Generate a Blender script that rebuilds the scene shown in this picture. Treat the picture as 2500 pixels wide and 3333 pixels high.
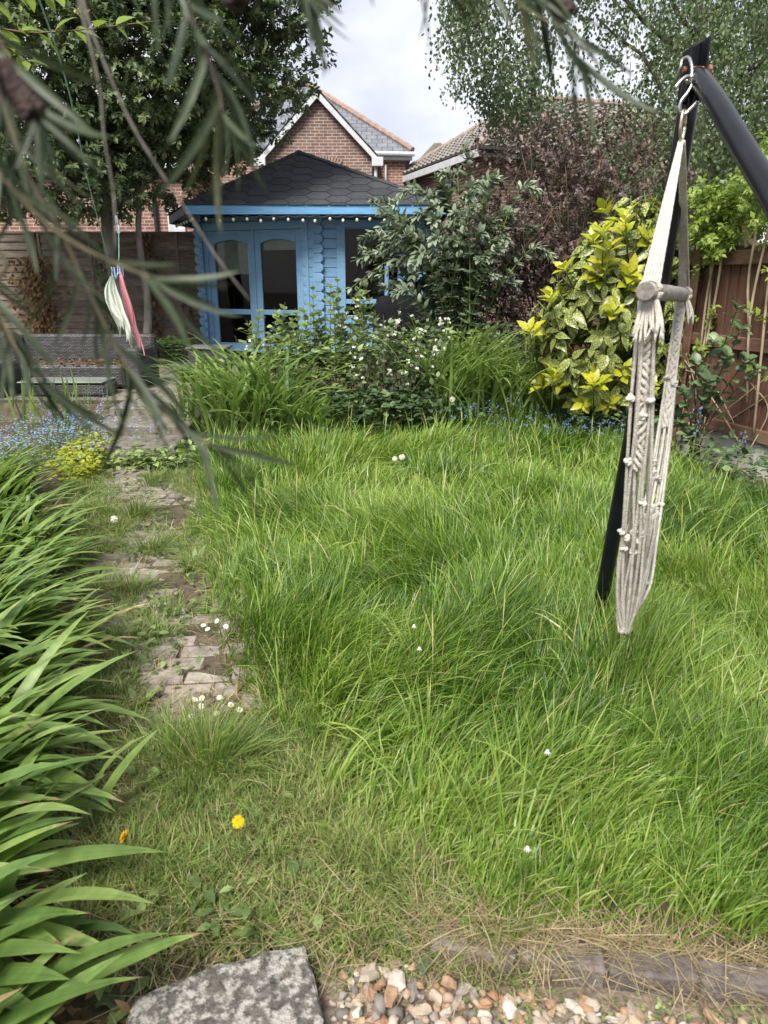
import bpy, math, random
import numpy as np
from mathutils import Vector, Matrix

for _o in list(bpy.data.objects):
    bpy.data.objects.remove(_o)
SC = bpy.context.scene
COL = SC.collection
rng = np.random.default_rng(11)
random.seed(11)
R = math.radians

# ------------------------------------------------------------------ camera
cam_d = bpy.data.cameras.new('camera')
cam_d.sensor_fit = 'VERTICAL'
cam_d.sensor_height = 36.0
cam_d.lens = 25.3
cam_d.clip_start = 0.02
cam_d.clip_end = 600
cam_d.dof.use_dof = True
cam_d.dof.focus_distance = 4.8
cam_d.dof.aperture_fstop = 5.2
cam = bpy.data.objects.new('camera', cam_d)
COL.objects.link(cam)
cam.location = (0, 0, 1.6)
cam.rotation_euler = (R(90 - 17.9), 0, 0)
SC.camera = cam

# ------------------------------------------------------------------ world, sun, exposure
SUN_EL, SUN_AZ = 52.0, 205.0        # azimuth clockwise from +Y: behind the camera, a little to its left
w = bpy.data.worlds.new('World')
SC.world = w
w.use_nodes = True
nt = w.node_tree
nt.nodes.clear()
def N(tree, t, **kw):
    n = tree.nodes.new(t)
    for k, v in kw.items():
        setattr(n, k, v)
    return n
wo = N(nt, 'ShaderNodeOutputWorld')
bg = N(nt, 'ShaderNodeBackground')
bg.inputs['Strength'].default_value = 0.1
sky = N(nt, 'ShaderNodeTexSky', sky_type='NISHITA', sun_disc=False)
sky.sun_elevation = R(SUN_EL)
sky.sun_rotation = R(SUN_AZ)
tc = N(nt, 'ShaderNodeTexCoord')
mp = N(nt, 'ShaderNodeMapping')
mp.inputs['Scale'].default_value = (1.0, 1.0, 2.0)
mp.inputs['Location'].default_value = (0.35, 0.1, 0.15)
nz = N(nt, 'ShaderNodeTexNoise')
nz.inputs['Scale'].default_value = 3.1
nz.inputs['Detail'].default_value = 7
nz.inputs['Roughness'].default_value = 0.52
nz.inputs['Distortion'].default_value = 0.35
cr = N(nt, 'ShaderNodeValToRGB')
e = cr.color_ramp.elements
e[0].position = 0.33; e[0].color = (2.1, 2.2, 2.66, 1)
e[1].position = 0.66; e[1].color = (3.8, 3.74, 3.84, 1)
e2 = cr.color_ramp.elements.new(0.48); e2.color = (2.85, 2.9, 3.22, 1)
mx = N(nt, 'ShaderNodeMix', data_type='RGBA')
mx.inputs[0].default_value = 0.9
nt.links.new(tc.outputs['Generated'], mp.inputs['Vector'])
nt.links.new(mp.outputs[0], nz.inputs['Vector'])
nt.links.new(nz.outputs['Fac'], cr.inputs['Fac'])
nt.links.new(sky.outputs[0], mx.inputs[6])
nt.links.new(cr.outputs[0], mx.inputs[7])
nt.links.new(mx.outputs[2], bg.inputs['Color'])
nt.links.new(bg.outputs[0], wo.inputs['Surface'])

sun_d = bpy.data.lights.new('sun', 'SUN')
sun_d.energy = 2.55
sun_d.angle = R(24)
sun_d.color = (1.0, 0.955, 0.88)
sun = bpy.data.objects.new('sun', sun_d)
COL.objects.link(sun)
_az = R(SUN_AZ)
_sd = Vector((math.sin(_az) * math.cos(R(SUN_EL)), math.cos(_az) * math.cos(R(SUN_EL)), math.sin(R(SUN_EL))))
sun.rotation_euler = _sd.to_track_quat('Z', 'Y').to_euler()
sun.location = _sd * 30

vs = SC.view_settings
vs.view_transform = 'Standard'
vs.look = 'None'
vs.exposure = 1.58
vs.gamma = 1.0
vs.use_curve_mapping = False
SC.cycles.max_bounces = 8
SC.cycles.transparent_max_bounces = 12
SC.cycles.use_denoising = True

# ------------------------------------------------------------------ materials
MATS = {}
def new_mat(name):
    m = bpy.data.materials.new(name)
    m.use_nodes = True
    m.node_tree.nodes.clear()
    MATS[name] = m
    return m, m.node_tree

def ramp_node(t, stops):
    r = N(t, 'ShaderNodeValToRGB')
    el = r.color_ramp.elements
    while len(el) > 1:
        el.remove(el[-1])
    el[0].position = stops[0][0]; el[0].color = (*stops[0][1], 1)
    for p, c in stops[1:]:
        x = el.new(p); x.color = (*c, 1)
    return r

def leaf_mat(name, stops, rough=0.45, transl=0.35, spec=0.45, rnd=0.0, tcol=1.25, speckle=None, vein=False):
    """tint attribute (0..1) plus a share of the object's own random number picks the colour from the ramp"""
    m, t = new_mat(name)
    out = N(t, 'ShaderNodeOutputMaterial')
    at = N(t, 'ShaderNodeAttribute', attribute_name='tint')
    src = at.outputs['Fac']
    if rnd:
        oi = N(t, 'ShaderNodeObjectInfo')
        ma = N(t, 'ShaderNodeMath', operation='MULTIPLY_ADD')
        ma.inputs[1].default_value = rnd
        t.links.new(oi.outputs['Random'], ma.inputs[0])
        t.links.new(src, ma.inputs[2])
        sb = N(t, 'ShaderNodeMath', operation='SUBTRACT')
        sb.inputs[1].default_value = rnd * 0.5
        t.links.new(ma.outputs[0], sb.inputs[0])
        src = sb.outputs[0]
    rp = ramp_node(t, stops)
    t.links.new(src, rp.inputs['Fac'])
    col = rp.outputs[0]
    tcd = N(t, 'ShaderNodeTexCoord')
    n1 = N(t, 'ShaderNodeTexNoise')
    n1.inputs['Scale'].default_value = 6 if speckle else 14
    n1.inputs['Detail'].default_value = 3
    t.links.new(tcd.outputs['Object'], n1.inputs['Vector'])
    hs = N(t, 'ShaderNodeHueSaturation')
    mr = N(t, 'ShaderNodeMapRange')
    mr.inputs[1].default_value = 0.3; mr.inputs[2].default_value = 0.7
    mr.inputs[3].default_value = 0.78; mr.inputs[4].default_value = 1.2
    t.links.new(n1.outputs['Fac'], mr.inputs[0])
    t.links.new(mr.outputs[0], hs.inputs['Value'])
    t.links.new(col, hs.inputs['Color'])
    col = hs.outputs[0]
    if vein:
        mpv = N(t, 'ShaderNodeMapping')
        mpv.inputs['Scale'].default_value = (1.5, 420, 1.5)
        t.links.new(tcd.outputs['Object'], mpv.inputs['Vector'])
        nv = N(t, 'ShaderNodeTexNoise')
        nv.inputs['Scale'].default_value = 1.0
        nv.inputs['Detail'].default_value = 2
        t.links.new(mpv.outputs[0], nv.inputs['Vector'])
        mv = N(t, 'ShaderNodeMapRange')
        mv.inputs[1].default_value = 0.3; mv.inputs[2].default_value = 0.7
        mv.inputs[3].default_value = 0.8; mv.inputs[4].default_value = 1.18
        t.links.new(nv.outputs['Fac'], mv.inputs[0])
        hv = N(t, 'ShaderNodeHueSaturation')
        t.links.new(mv.outputs[0], hv.inputs['Value'])
        t.links.new(col, hv.inputs['Color'])
        col = hv.outputs[0]
    if speckle:
        sc, cols, lo, hi = speckle
        n2 = N(t, 'ShaderNodeTexNoise')
        n2.inputs['Scale'].default_value = sc
        n2.inputs['Detail'].default_value = 2
        t.links.new(tcd.outputs['Object'], n2.inputs['Vector'])
        mr2 = N(t, 'ShaderNodeMapRange')
        mr2.inputs[1].default_value = lo; mr2.inputs[2].default_value = hi
        t.links.new(n2.outputs['Fac'], mr2.inputs[0])
        mm = N(t, 'ShaderNodeMix', data_type='RGBA')
        t.links.new(mr2.outputs[0], mm.inputs[0])
        t.links.new(col, mm.inputs[6])
        mm.inputs[7].default_value = (*cols, 1)
        col = mm.outputs[2]
    p = N(t, 'ShaderNodeBsdfPrincipled')
    p.inputs['Roughness'].default_value = rough
    p.inputs['Specular IOR Level'].default_value = spec
    t.links.new(col, p.inputs['Base Color'])
    tr = N(t, 'ShaderNodeBsdfTranslucent')
    tm = N(t, 'ShaderNodeMix', data_type='RGBA', blend_type='MULTIPLY')
    tm.inputs[0].default_value = 1.0
    tm.inputs[7].default_value = (tcol * 1.0, tcol * 1.05, tcol * 0.7, 1)
    t.links.new(col, tm.inputs[6])
    t.links.new(tm.outputs[2], tr.inputs['Color'])
    ms = N(t, 'ShaderNodeMixShader')
    ms.inputs[0].default_value = transl
    t.links.new(p.outputs[0], ms.inputs[1])
    t.links.new(tr.outputs[0], ms.inputs[2])
    t.links.new(ms.outputs[0], out.inputs['Surface'])
    return m

def surf_mat(name, c1, c2, scale=8.0, rough=0.7, stretch=(1, 1, 1), bump=0.0, bscale=None, detail=5, lo=0.35, hi=0.65,
             rnd=0.0, c3=None, s3=3.0, l3=0.55, h3=0.7, spec=0.4, metallic=0.0, coord='Object'):
    """two-colour noise surface, optional third colour in blotches, optional per-object brightness"""
    m, t = new_mat(name)
    out = N(t, 'ShaderNodeOutputMaterial')
    tcd = N(t, 'ShaderNodeTexCoord')
    mpn = N(t, 'ShaderNodeMapping')
    mpn.inputs['Scale'].default_value = stretch
    oi = N(t, 'ShaderNodeObjectInfo')
    va = N(t, 'ShaderNodeVectorMath', operation='MULTIPLY_ADD')
    cb = N(t, 'ShaderNodeCombineXYZ')
    mu = N(t, 'ShaderNodeMath', operation='MULTIPLY')
    mu.inputs[1].default_value = 37.0
    t.links.new(oi.outputs['Random'], mu.inputs[0])
    for i in range(3):
        t.links.new(mu.outputs[0], cb.inputs[i])
    va.inputs[1].default_value = (1, 1, 1)
    t.links.new(tcd.outputs[coord], va.inputs[0])
    t.links.new(cb.outputs[0], va.inputs[2])
    t.links.new(va.outputs[0], mpn.inputs['Vector'])
    n1 = N(t, 'ShaderNodeTexNoise')
    n1.inputs['Scale'].default_value = scale
    n1.inputs['Detail'].default_value = detail
    n1.inputs['Roughness'].default_value = 0.62
    t.links.new(mpn.outputs[0], n1.inputs['Vector'])
    rp = ramp_node(t, [(lo, c1), (hi, c2)])
    t.links.new(n1.outputs['Fac'], rp.inputs['Fac'])
    col = rp.outputs[0]
    if c3:
        n3 = N(t, 'ShaderNodeTexNoise')
        n3.inputs['Scale'].default_value = s3
        n3.inputs['Detail'].default_value = 6
        n3.inputs['Roughness'].default_value = 0.65
        t.links.new(va.outputs[0], n3.inputs['Vector'])
        mr = N(t, 'ShaderNodeMapRange')
        mr.inputs[1].default_value = l3; mr.inputs[2].default_value = h3
        t.links.new(n3.outputs['Fac'], mr.inputs[0])
        mm = N(t, 'ShaderNodeMix', data_type='RGBA')
        t.links.new(mr.outputs[0], mm.inputs[0])
        t.links.new(col, mm.inputs[6])
        mm.inputs[7].default_value = (*c3, 1)
        col = mm.outputs[2]
    if rnd:
        hs = N(t, 'ShaderNodeHueSaturation')
        m2 = N(t, 'ShaderNodeMapRange')
        m2.inputs[3].default_value = 1 - rnd; m2.inputs[4].default_value = 1 + rnd
        t.links.new(oi.outputs['Random'], m2.inputs[0])
        t.links.new(m2.outputs[0], hs.inputs['Value'])
        t.links.new(col, hs.inputs['Color'])
        col = hs.outputs[0]
    p = N(t, 'ShaderNodeBsdfPrincipled')
    p.inputs['Roughness'].default_value = rough
    p.inputs['Specular IOR Level'].default_value = spec
    p.inputs['Metallic'].default_value = metallic
    t.links.new(col, p.inputs['Base Color'])
    if bump:
        nb = N(t, 'ShaderNodeTexNoise')
        nb.inputs['Scale'].default_value = bscale or scale * 3
        nb.inputs['Detail'].default_value = 4
        t.links.new(mpn.outputs[0], nb.inputs['Vector'])
        b = N(t, 'ShaderNodeBump')
        b.inputs['Strength'].default_value = bump
        b.inputs['Distance'].default_value = 0.01
        t.links.new(nb.outputs['Fac'], b.inputs['Height'])
        t.links.new(b.outputs[0], p.inputs['Normal'])
    t.links.new(p.outputs[0], out.inputs['Surface'])
    return m

def brick_mat(name, cols, mortar, bw, bh, ms, rot=None, bump=0.5, rough=0.85, noise=(0.75, 1.2), offset=0.5, bias=0.0):
    m, t = new_mat(name)
    out = N(t, 'ShaderNodeOutputMaterial')
    tcd = N(t, 'ShaderNodeTexCoord')
    mpn = N(t, 'ShaderNodeMapping')
    if rot:
        mpn.inputs['Rotation'].default_value = rot
    t.links.new(tcd.outputs['Object'], mpn.inputs['Vector'])
    br = N(t, 'ShaderNodeTexBrick')
    br.offset = offset
    br.inputs['Scale'].default_value = 1.0
    br.inputs['Brick Width'].default_value = bw
    br.inputs['Row Height'].default_value = bh
    br.inputs['Mortar Size'].default_value = ms
    br.inputs['Mortar Smooth'].default_value = 0.2
    br.inputs['Bias'].default_value = bias
    br.inputs['Color1'].default_value = (*cols[0], 1)
    br.inputs['Color2'].default_value = (*cols[1], 1)
    br.inputs['Mortar'].default_value = (*mortar, 1)
    t.links.new(mpn.outputs[0], br.inputs['Vector'])
    n1 = N(t, 'ShaderNodeTexNoise')
    n1.inputs['Scale'].default_value = 4
    n1.inputs['Detail'].default_value = 8
    t.links.new(tcd.outputs['Object'], n1.inputs['Vector'])
    mr = N(t, 'ShaderNodeMapRange')
    mr.inputs[1].default_value = 0.3; mr.inputs[2].default_value = 0.7
    mr.inputs[3].default_value = noise[0]; mr.inputs[4].default_value = noise[1]
    t.links.new(n1.outputs['Fac'], mr.inputs[0])
    hs = N(t, 'ShaderNodeHueSaturation')
    t.links.new(mr.outputs[0], hs.inputs['Value'])
    t.links.new(br.outputs['Color'], hs.inputs['Color'])
    p = N(t, 'ShaderNodeBsdfPrincipled')
    p.inputs['Roughness'].default_value = rough
    t.links.new(hs.outputs[0], p.inputs['Base Color'])
    b = N(t, 'ShaderNodeBump', invert=True)
    b.inputs['Strength'].default_value = bump
    b.inputs['Distance'].default_value = 0.012
    t.links.new(br.outputs['Fac'], b.inputs['Height'])
    t.links.new(b.outputs[0], p.inputs['Normal'])
    t.links.new(p.outputs[0], out.inputs['Surface'])
    return m

def glass_mat(name, tint=(0.8, 0.85, 0.85), f=0.12):
    m, t = new_mat(name)
    out = N(t, 'ShaderNodeOutputMaterial')
    tb = N(t, 'ShaderNodeBsdfTransparent')
    tb.inputs['Color'].default_value = (*tint, 1)
    gl = N(t, 'ShaderNodeBsdfGlossy')
    gl.inputs['Roughness'].default_value = 0.03
    gl.inputs['Color'].default_value = (0.9, 0.9, 0.9, 1)
    lw = N(t, 'ShaderNodeFresnel')
    lw.inputs['IOR'].default_value = 1.33
    ms = N(t, 'ShaderNodeMixShader')
    t.links.new(lw.outputs[0], ms.inputs[0])
    t.links.new(tb.outputs[0], ms.inputs[1])
    t.links.new(gl.outputs[0], ms.inputs[2])
    t.links.new(ms.outputs[0], out.inputs['Surface'])
    return m

# foliage
leaf_mat('lawn_blade', [(0, (.052, .112, .013)), (.35, (.115, .208, .024)), (.65, (.195, .305, .042)), (.92, (.31, .385, .1)), (1, (.43, .37, .17))], rough=.4, transl=.38, spec=.45)
leaf_mat('path_weed', [(0, (.07, .125, .022)), (.5, (.145, .225, .042)), (.85, (.25, .325, .09)), (1, (.4, .345, .18))], rough=.5, transl=.35)
leaf_mat('straw', [(0, (.12, .085, .05)), (.5, (.3, .235, .13)), (1, (.46, .38, .24))], rough=.7, transl=.15, spec=.2)
leaf_mat('strap_leaf', [(0, (.095, .17, .042)), (.5, (.19, .28, .075)), (.94, (.3, .385, .13)), (1, (.34, .26, .14))], rough=.42, transl=.38, spec=.4, rnd=.8, vein=True)
leaf_mat('evergreen_leaf', [(0, (.055, .088, .046)), (.55, (.13, .175, .08)), (.9, (.23, .28, .115)), (1, (.3, .26, .05))], rough=.4, transl=.34, spec=.5)
leaf_mat('birch_leaf', [(0, (.06, .1, .05)), (.6, (.125, .178, .08)), (1, (.21, .28, .11))], rough=.45, transl=.35)
leaf_mat('purple_leaf', [(0, (.062, .044, .043)), (.6, (.135, .094, .084)), (1, (.21, .135, .105))], rough=.45, transl=.22)
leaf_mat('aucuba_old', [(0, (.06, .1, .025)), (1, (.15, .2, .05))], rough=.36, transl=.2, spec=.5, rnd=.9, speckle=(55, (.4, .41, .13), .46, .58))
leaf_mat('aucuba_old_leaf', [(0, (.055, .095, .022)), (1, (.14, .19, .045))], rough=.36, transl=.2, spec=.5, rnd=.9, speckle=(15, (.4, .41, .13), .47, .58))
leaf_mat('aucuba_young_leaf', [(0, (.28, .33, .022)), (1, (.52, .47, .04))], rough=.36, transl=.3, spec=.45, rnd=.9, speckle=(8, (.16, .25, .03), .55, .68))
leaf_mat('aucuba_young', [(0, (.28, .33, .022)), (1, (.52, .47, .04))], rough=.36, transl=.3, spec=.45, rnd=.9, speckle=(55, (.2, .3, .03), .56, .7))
leaf_mat('buddleja_leaf', [(0, (.12, .165, .1)), (.55, (.21, .255, .175)), (1, (.32, .365, .28))], rough=.6, transl=.25, rnd=.9)
leaf_mat('rose_leaf', [(0, (.05, .095, .045)), (.6, (.1, .16, .075)), (1, (.19, .26, .11))], rough=.4, transl=.25, rnd=.9)
leaf_mat('wisteria_leaf', [(0, (.1, .165, .03)), (.5, (.2, .28, .05)), (1, (.33, .4, .09))], rough=.42, transl=.4)
leaf_mat('currant_leaf', [(0, (.09, .14, .045)), (.6, (.18, .25, .08)), (1, (.27, .35, .13))], rough=.5, transl=.3, rnd=.5)
leaf_mat('bed_leaf', [(0, (.045, .085, .04)), (.6, (.09, .145, .065)), (1, (.15, .215, .09))], rough=.5, transl=.28)
leaf_mat('lime_leaf', [(0, (.22, .28, .025)), (1, (.42, .42, .05))], rough=.5, transl=.35)
leaf_mat('bottlebrush_leaf', [(0, (.018, .03, .012)), (.55, (.035, .054, .022)), (.9, (.065, .085, .042)), (1, (.13, .12, .04))], rough=.5, transl=.22, rnd=.95)
leaf_mat('dead_leaf', [(0, (.07, .042, .02)), (1, (.22, .14, .07))], rough=.7, transl=.2, spec=.2)
leaf_mat('fern_leaf', [(0, (.03, .07, .02)), (1, (.09, .16, .045))], rough=.5, transl=.3)
# flowers
leaf_mat('blue_petal', [(0, (.2, .34, .75)), (1, (.42, .55, .9))], rough=.6, transl=.2)
leaf_mat('white_petal', [(0, (.6, .6, .52)), (1, (.85, .85, .8))], rough=.6, transl=.2)
leaf_mat('yellow_petal', [(0, (.75, .42, .01)), (1, (.85, .6, .02))], rough=.6, transl=.2)
leaf_mat('bluebell_petal', [(0, (.09, .09, .2)), (1, (.2, .2, .36))], rough=.6, transl=.2)
leaf_mat('seed_fluff', [(0, (.6, .6, .57)), (1, (.85, .85, .83))], rough=.8, transl=.4)
leaf_mat('pink_petal', [(0, (.6, .3, .36)), (1, (.75, .5, .52))], rough=.6, transl=.2)
# woody and mineral
surf_mat('bark', (.05, .04, .032), (.15, .125, .1), 9, .9, (1, 1, .25), .8, 18)
surf_mat('grey_bark', (.11, .1, .085), (.26, .24, .21), 7, .85, (1, 1, .35), .7, 16, c3=(.1, .13, .06), s3=3)
surf_mat('twig', (.045, .04, .022), (.1, .085, .05), 30, .8)
surf_mat('grey_twig', (.07, .062, .052), (.13, .118, .1), 30, .8)
surf_mat('vine_wood', (.22, .17, .11), (.4, .32, .22), 12, .8, (1, 1, .3), .5)
surf_mat('green_stem', (.07, .13, .03), (.14, .2, .05), 10, .5)
surf_mat('brown_stem', (.07, .045, .03), (.15, .1, .06), 10, .7)
surf_mat('soil', (.045, .034, .024), (.12, .09, .062), 6, .95, bump=1.0, bscale=40, c3=(.06, .07, .028), s3=5, l3=.55, h3=.75)
surf_mat('paver_stone', (.17, .145, .125), (.31, .27, .235), 14, .9, bump=.7, bscale=60, rnd=.2, c3=(.1, .12, .05), s3=9, l3=.55, h3=.7)
surf_mat('step_concrete', (.11, .1, .085), (.2, .18, .15), 10, .9, bump=.6, bscale=70, rnd=.12, c3=(.13, .12, .09), s3=4)
surf_mat('lichen_slab', (.05, .047, .04), (.13, .12, .105), 34, .95, bump=1.0, bscale=90, c3=(.33, .31, .28), s3=30, l3=.48, h3=.58)
surf_mat('edging_brick', (.085, .07, .062), (.165, .14, .125), 22, .9, bump=.8, bscale=80, rnd=.18, c3=(.33, .3, .27), s3=34, l3=.62, h3=.68)
surf_mat('gravel_bed', (.1, .08, .06), (.24, .19, .14), 50, .95, bump=1, bscale=90)
leaf_mat('pebble', [(0, (.1, .09, .08)), (.15, (.21, .185, .16)), (.35, (.34, .28, .21)), (.55, (.32, .215, .125)), (.66, (.24, .125, .065)), (.76, (.31, .245, .18)), (.88, (.4, .345, .285)), (1, (.46, .42, .38))], rough=.7, transl=0, spec=.45, rnd=.95)
surf_mat('concrete_board', (.3, .29, .27), (.46, .44, .41), 6, .9, bump=.4, c3=(.2, .21, .16), s3=3)
surf_mat('weathered_board', (.12, .095, .075), (.26, .215, .17), 5, .85, (1.2, 1, 12), .6, 14, rnd=.25, c3=(.13, .14, .08), s3=1.7, l3=.56, h3=.75)
surf_mat('fence_post', (.07, .055, .045), (.15, .12, .1), 6, .9, (10, 10, 1), .5)
surf_mat('red_board', (.08, .037, .026), (.155, .076, .053), 5, .75, (10, 10, .8), .5, 14, rnd=.14, c3=(.2, .17, .07), s3=1.3, l3=.56, h3=.8)
surf_mat('red_rail', (.09, .045, .032), (.16, .085, .06), 5, .8, (1, 1, 12), .5, 14, c3=(.2, .17, .08), s3=1.6, l3=.5, h3=.75)
surf_mat('blue_paint', (.14, .275, .425), (.175, .325, .485), 4, .55, (1, 1, 9), .35, 10, rnd=.07, c3=(.095, .19, .32), s3=2.5, l3=.58, h3=.75)
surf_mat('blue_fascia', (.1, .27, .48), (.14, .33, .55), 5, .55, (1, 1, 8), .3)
surf_mat('shaded_weathered_fascia', (.035, .06, .11), (.06, .1, .17), 5, .6)  # weathered blue, with the shade of side and underside put into the colour
surf_mat('roof_gap', (.006, .006, .007), (.01, .01, .011), 20, .95)
surf_mat('roof_felt', (.036, .038, .044), (.06, .063, .071), 26, .92, bump=1.0, bscale=260, rnd=.2, c3=(.055, .058, .066), s3=4, l3=.5, h3=.75)
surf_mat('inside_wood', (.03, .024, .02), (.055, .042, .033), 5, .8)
surf_mat('blind_fabric', (.36, .36, .3), (.44, .44, .37), 14, .9)
surf_mat('dark_cover', (.006, .006, .007), (.012, .012, .0135), 4, .9, spec=.12, bump=.4, bscale=9)
surf_mat('bag_fabric', (.12, .17, .25), (.2, .27, .36), 8, .8)
surf_mat('white_paint', (.45, .46, .48), (.55, .56, .58), 4, .5)
surf_mat('ridge_tile', (.2, .13, .1), (.31, .23, .19), 12, .85)
brick_mat('house_brick', ((.19, .105, .08), (.125, .072, .06)), (.36, .31, .27), .225, .075, .01, rot=(R(90), 0, 0))
brick_mat('red_brick', ((.25, .11, .078), (.175, .08, .06)), (.36, .31, .27), .225, .075, .01, rot=(R(90), 0, 0))
brick_mat('slate', ((.12, .13, .155), (.17, .18, .205)), (.05, .053, .06), .3, .22, .012, rot=(0, 0, 0), bump=.3, rough=.6)
surf_mat('grey_ridge', (.2, .15, .125), (.3, .24, .21), 12, .85)
surf_mat('grey_tile', (.13, .12, .11), (.24, .22, .205), 7, .85, bump=.3, c3=(.16, .16, .11), s3=1.5, l3=.52, h3=.75)
brick_mat('rattan', ((.05, .048, .05), (.125, .12, .12)), (.012, .012, .012), .055, .019, .004, rot=(R(90), 0, 0), bump=1.0, rough=.6)
surf_mat('rattan_top', (.08, .08, .08), (.16, .16, .155), 40, .6, bump=.8, bscale=60)
surf_mat('table_glass', (.2, .23, .2), (.3, .33, .29), 3, .12)
surf_mat('black_steel', (.004, .005, .006), (.008, .009, .012), 12, .3, bump=.04, bscale=8, spec=.3)
surf_mat('galvanised', (.4, .4, .38), (.6, .6, .58), 40, .3, metallic=1.0)
surf_mat('brass_ring', (.5, .44, .3), (.65, .6, .45), 30, .3, metallic=1.0)
surf_mat('rust', (.14, .06, .03), (.26, .13, .08), 60, .8)
surf_mat('grey_wood', (.19, .17, .15), (.37, .34, .31), 6, .75, (9, 1.2, 9), .5, 12)
surf_mat('end_grain', (.12, .11, .1), (.24, .22, .2), 22, .85, bump=.4)
surf_mat('cotton_rope', (.43, .405, .35), (.58, .55, .49), 40, .9, bump=.5, bscale=220, c3=(.26, .235, .19), s3=6, l3=.56, h3=.8, spec=.1)
surf_mat('green_cloth', (.5, .54, .47), (.6, .63, .56), 16, .9, c3=(.62, .62, .5), s3=7)
surf_mat('pink_cloth', (.6, .24, .28), (.7, .33, .36), 90, .9)
surf_mat('peg_plastic', (.3, .36, .62), (.45, .5, .75), 5, .4)
surf_mat('line_cord', (.2, .42, .36), (.3, .52, .45), 60, .6)
surf_mat('bulb_glass', (.62, .62, .45), (.72, .72, .55), 20, .2)
surf_mat('black_plastic', (.012, .012, .013), (.025, .025, .027), 9, .5)
surf_mat('seed_capsule', (.03, .018, .016), (.085, .055, .048), 80, .9, bump=1.0, bscale=200)
surf_mat('dish_metal', (.2, .2, .21), (.28, .28, .29), 5, .5)
glass_mat('window_glass', (.62, .68, .68))
def M(n):
    return MATS[n]

# ------------------------------------------------------------------ mesh helpers
def norm(v):
    v = np.asarray(v, float)
    return v / np.maximum(np.linalg.norm(v, axis=-1, keepdims=True), 1e-9)

class G:
    """collects shapes and links them as ONE mesh object"""
    def __init__(s):
        s.v, s.p, s.t, s.n = [], [], [], 0
    def add(s, V, F, tint=0.5):
        V = np.asarray(V, float).reshape(-1, 3)
        if isinstance(F, np.ndarray):
            s.p.append(F + s.n)
        else:
            d = {}
            for f in F:
                d.setdefault(len(f), []).append(f)
            for k, fs in d.items():
                s.p.append(np.asarray(fs, int) + s.n)
        s.v.append(V)
        s.t.append(np.broadcast_to(np.asarray(tint, float), (len(V),)))
        s.n += len(V)
        return s
    def mesh(s, name, mat, smooth=False):
        me = bpy.data.meshes.new(name)
        V = np.concatenate(s.v)
        tot = np.concatenate([np.full(len(p), p.shape[1], np.int32) for p in s.p])
        li = np.concatenate([p.reshape(-1) for p in s.p]).astype(np.int32)
        me.vertices.add(len(V))
        me.vertices.foreach_set('co', V.astype(np.float32).reshape(-1))
        me.loops.add(len(li))
        me.loops.foreach_set('vertex_index', li)
        me.polygons.add(len(tot))
        st = np.concatenate([[0], np.cumsum(tot)[:-1]]).astype(np.int32)
        me.polygons.foreach_set('loop_start', st)
        try:
            me.polygons.foreach_set('loop_total', tot)
        except Exception:
            pass
        me.polygons.foreach_set('use_smooth', np.full(len(tot), smooth, bool))
        a = me.attributes.new('tint', 'FLOAT', 'POINT')
        a.data.foreach_set('value', np.concatenate(s.t).astype(np.float32))
        me.update(calc_edges=True)
        me.validate()
        me.materials.append(M(mat))
        return me
    def obj(s, name, mat, parent=None, smooth=False, **tags):
        return link(name, s.mesh(name, mat, smooth), parent, **tags)

def tag(o, label=None, cat=None, group=None, kind=None):
    if label: o['label'] = label
    if cat: o['category'] = cat
    if group: o['group'] = group
    if kind: o['kind'] = kind
    return o

def link(name, data, parent=None, mat4=None, **tags):
    o = bpy.data.objects.new(name, data)
    COL.objects.link(o)
    if parent is not None:
        o.parent = parent
    if mat4 is not None:
        o.matrix_local = mat4
    tag(o, **tags)
    return o

def thing(name, loc, label, cat, group=None, rz=0.0, kind=None):
    o = bpy.data.objects.new(name, None)
    COL.objects.link(o)
    o.location = loc
    o.rotation_euler = (0, 0, rz)
    o.empty_display_size = 0.1
    return tag(o, label, cat, group, kind)

def xform(V, loc=(0, 0, 0), rz=0.0, mat=None):
    V = np.asarray(V, float)
    if mat is not None:
        A = np.array(mat)
        V = V @ A[:3, :3].T + A[:3, 3]
    if rz:
        c, s = math.cos(rz), math.sin(rz)
        V = V @ np.array([[c, s, 0], [-s, c, 0], [0, 0, 1]])
    return V + np.asarray(loc, float)

BOXF = [(0, 1, 3, 2), (4, 6, 7, 5), (0, 4, 5, 1), (2, 3, 7, 6), (0, 2, 6, 4), (1, 5, 7, 3)]
def box(x0, x1, y0, y1, z0, z1):
    return np.array([(x, y, z) for x in (x0, x1) for y in (y0, y1) for z in (z0, z1)], float), BOXF

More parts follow.
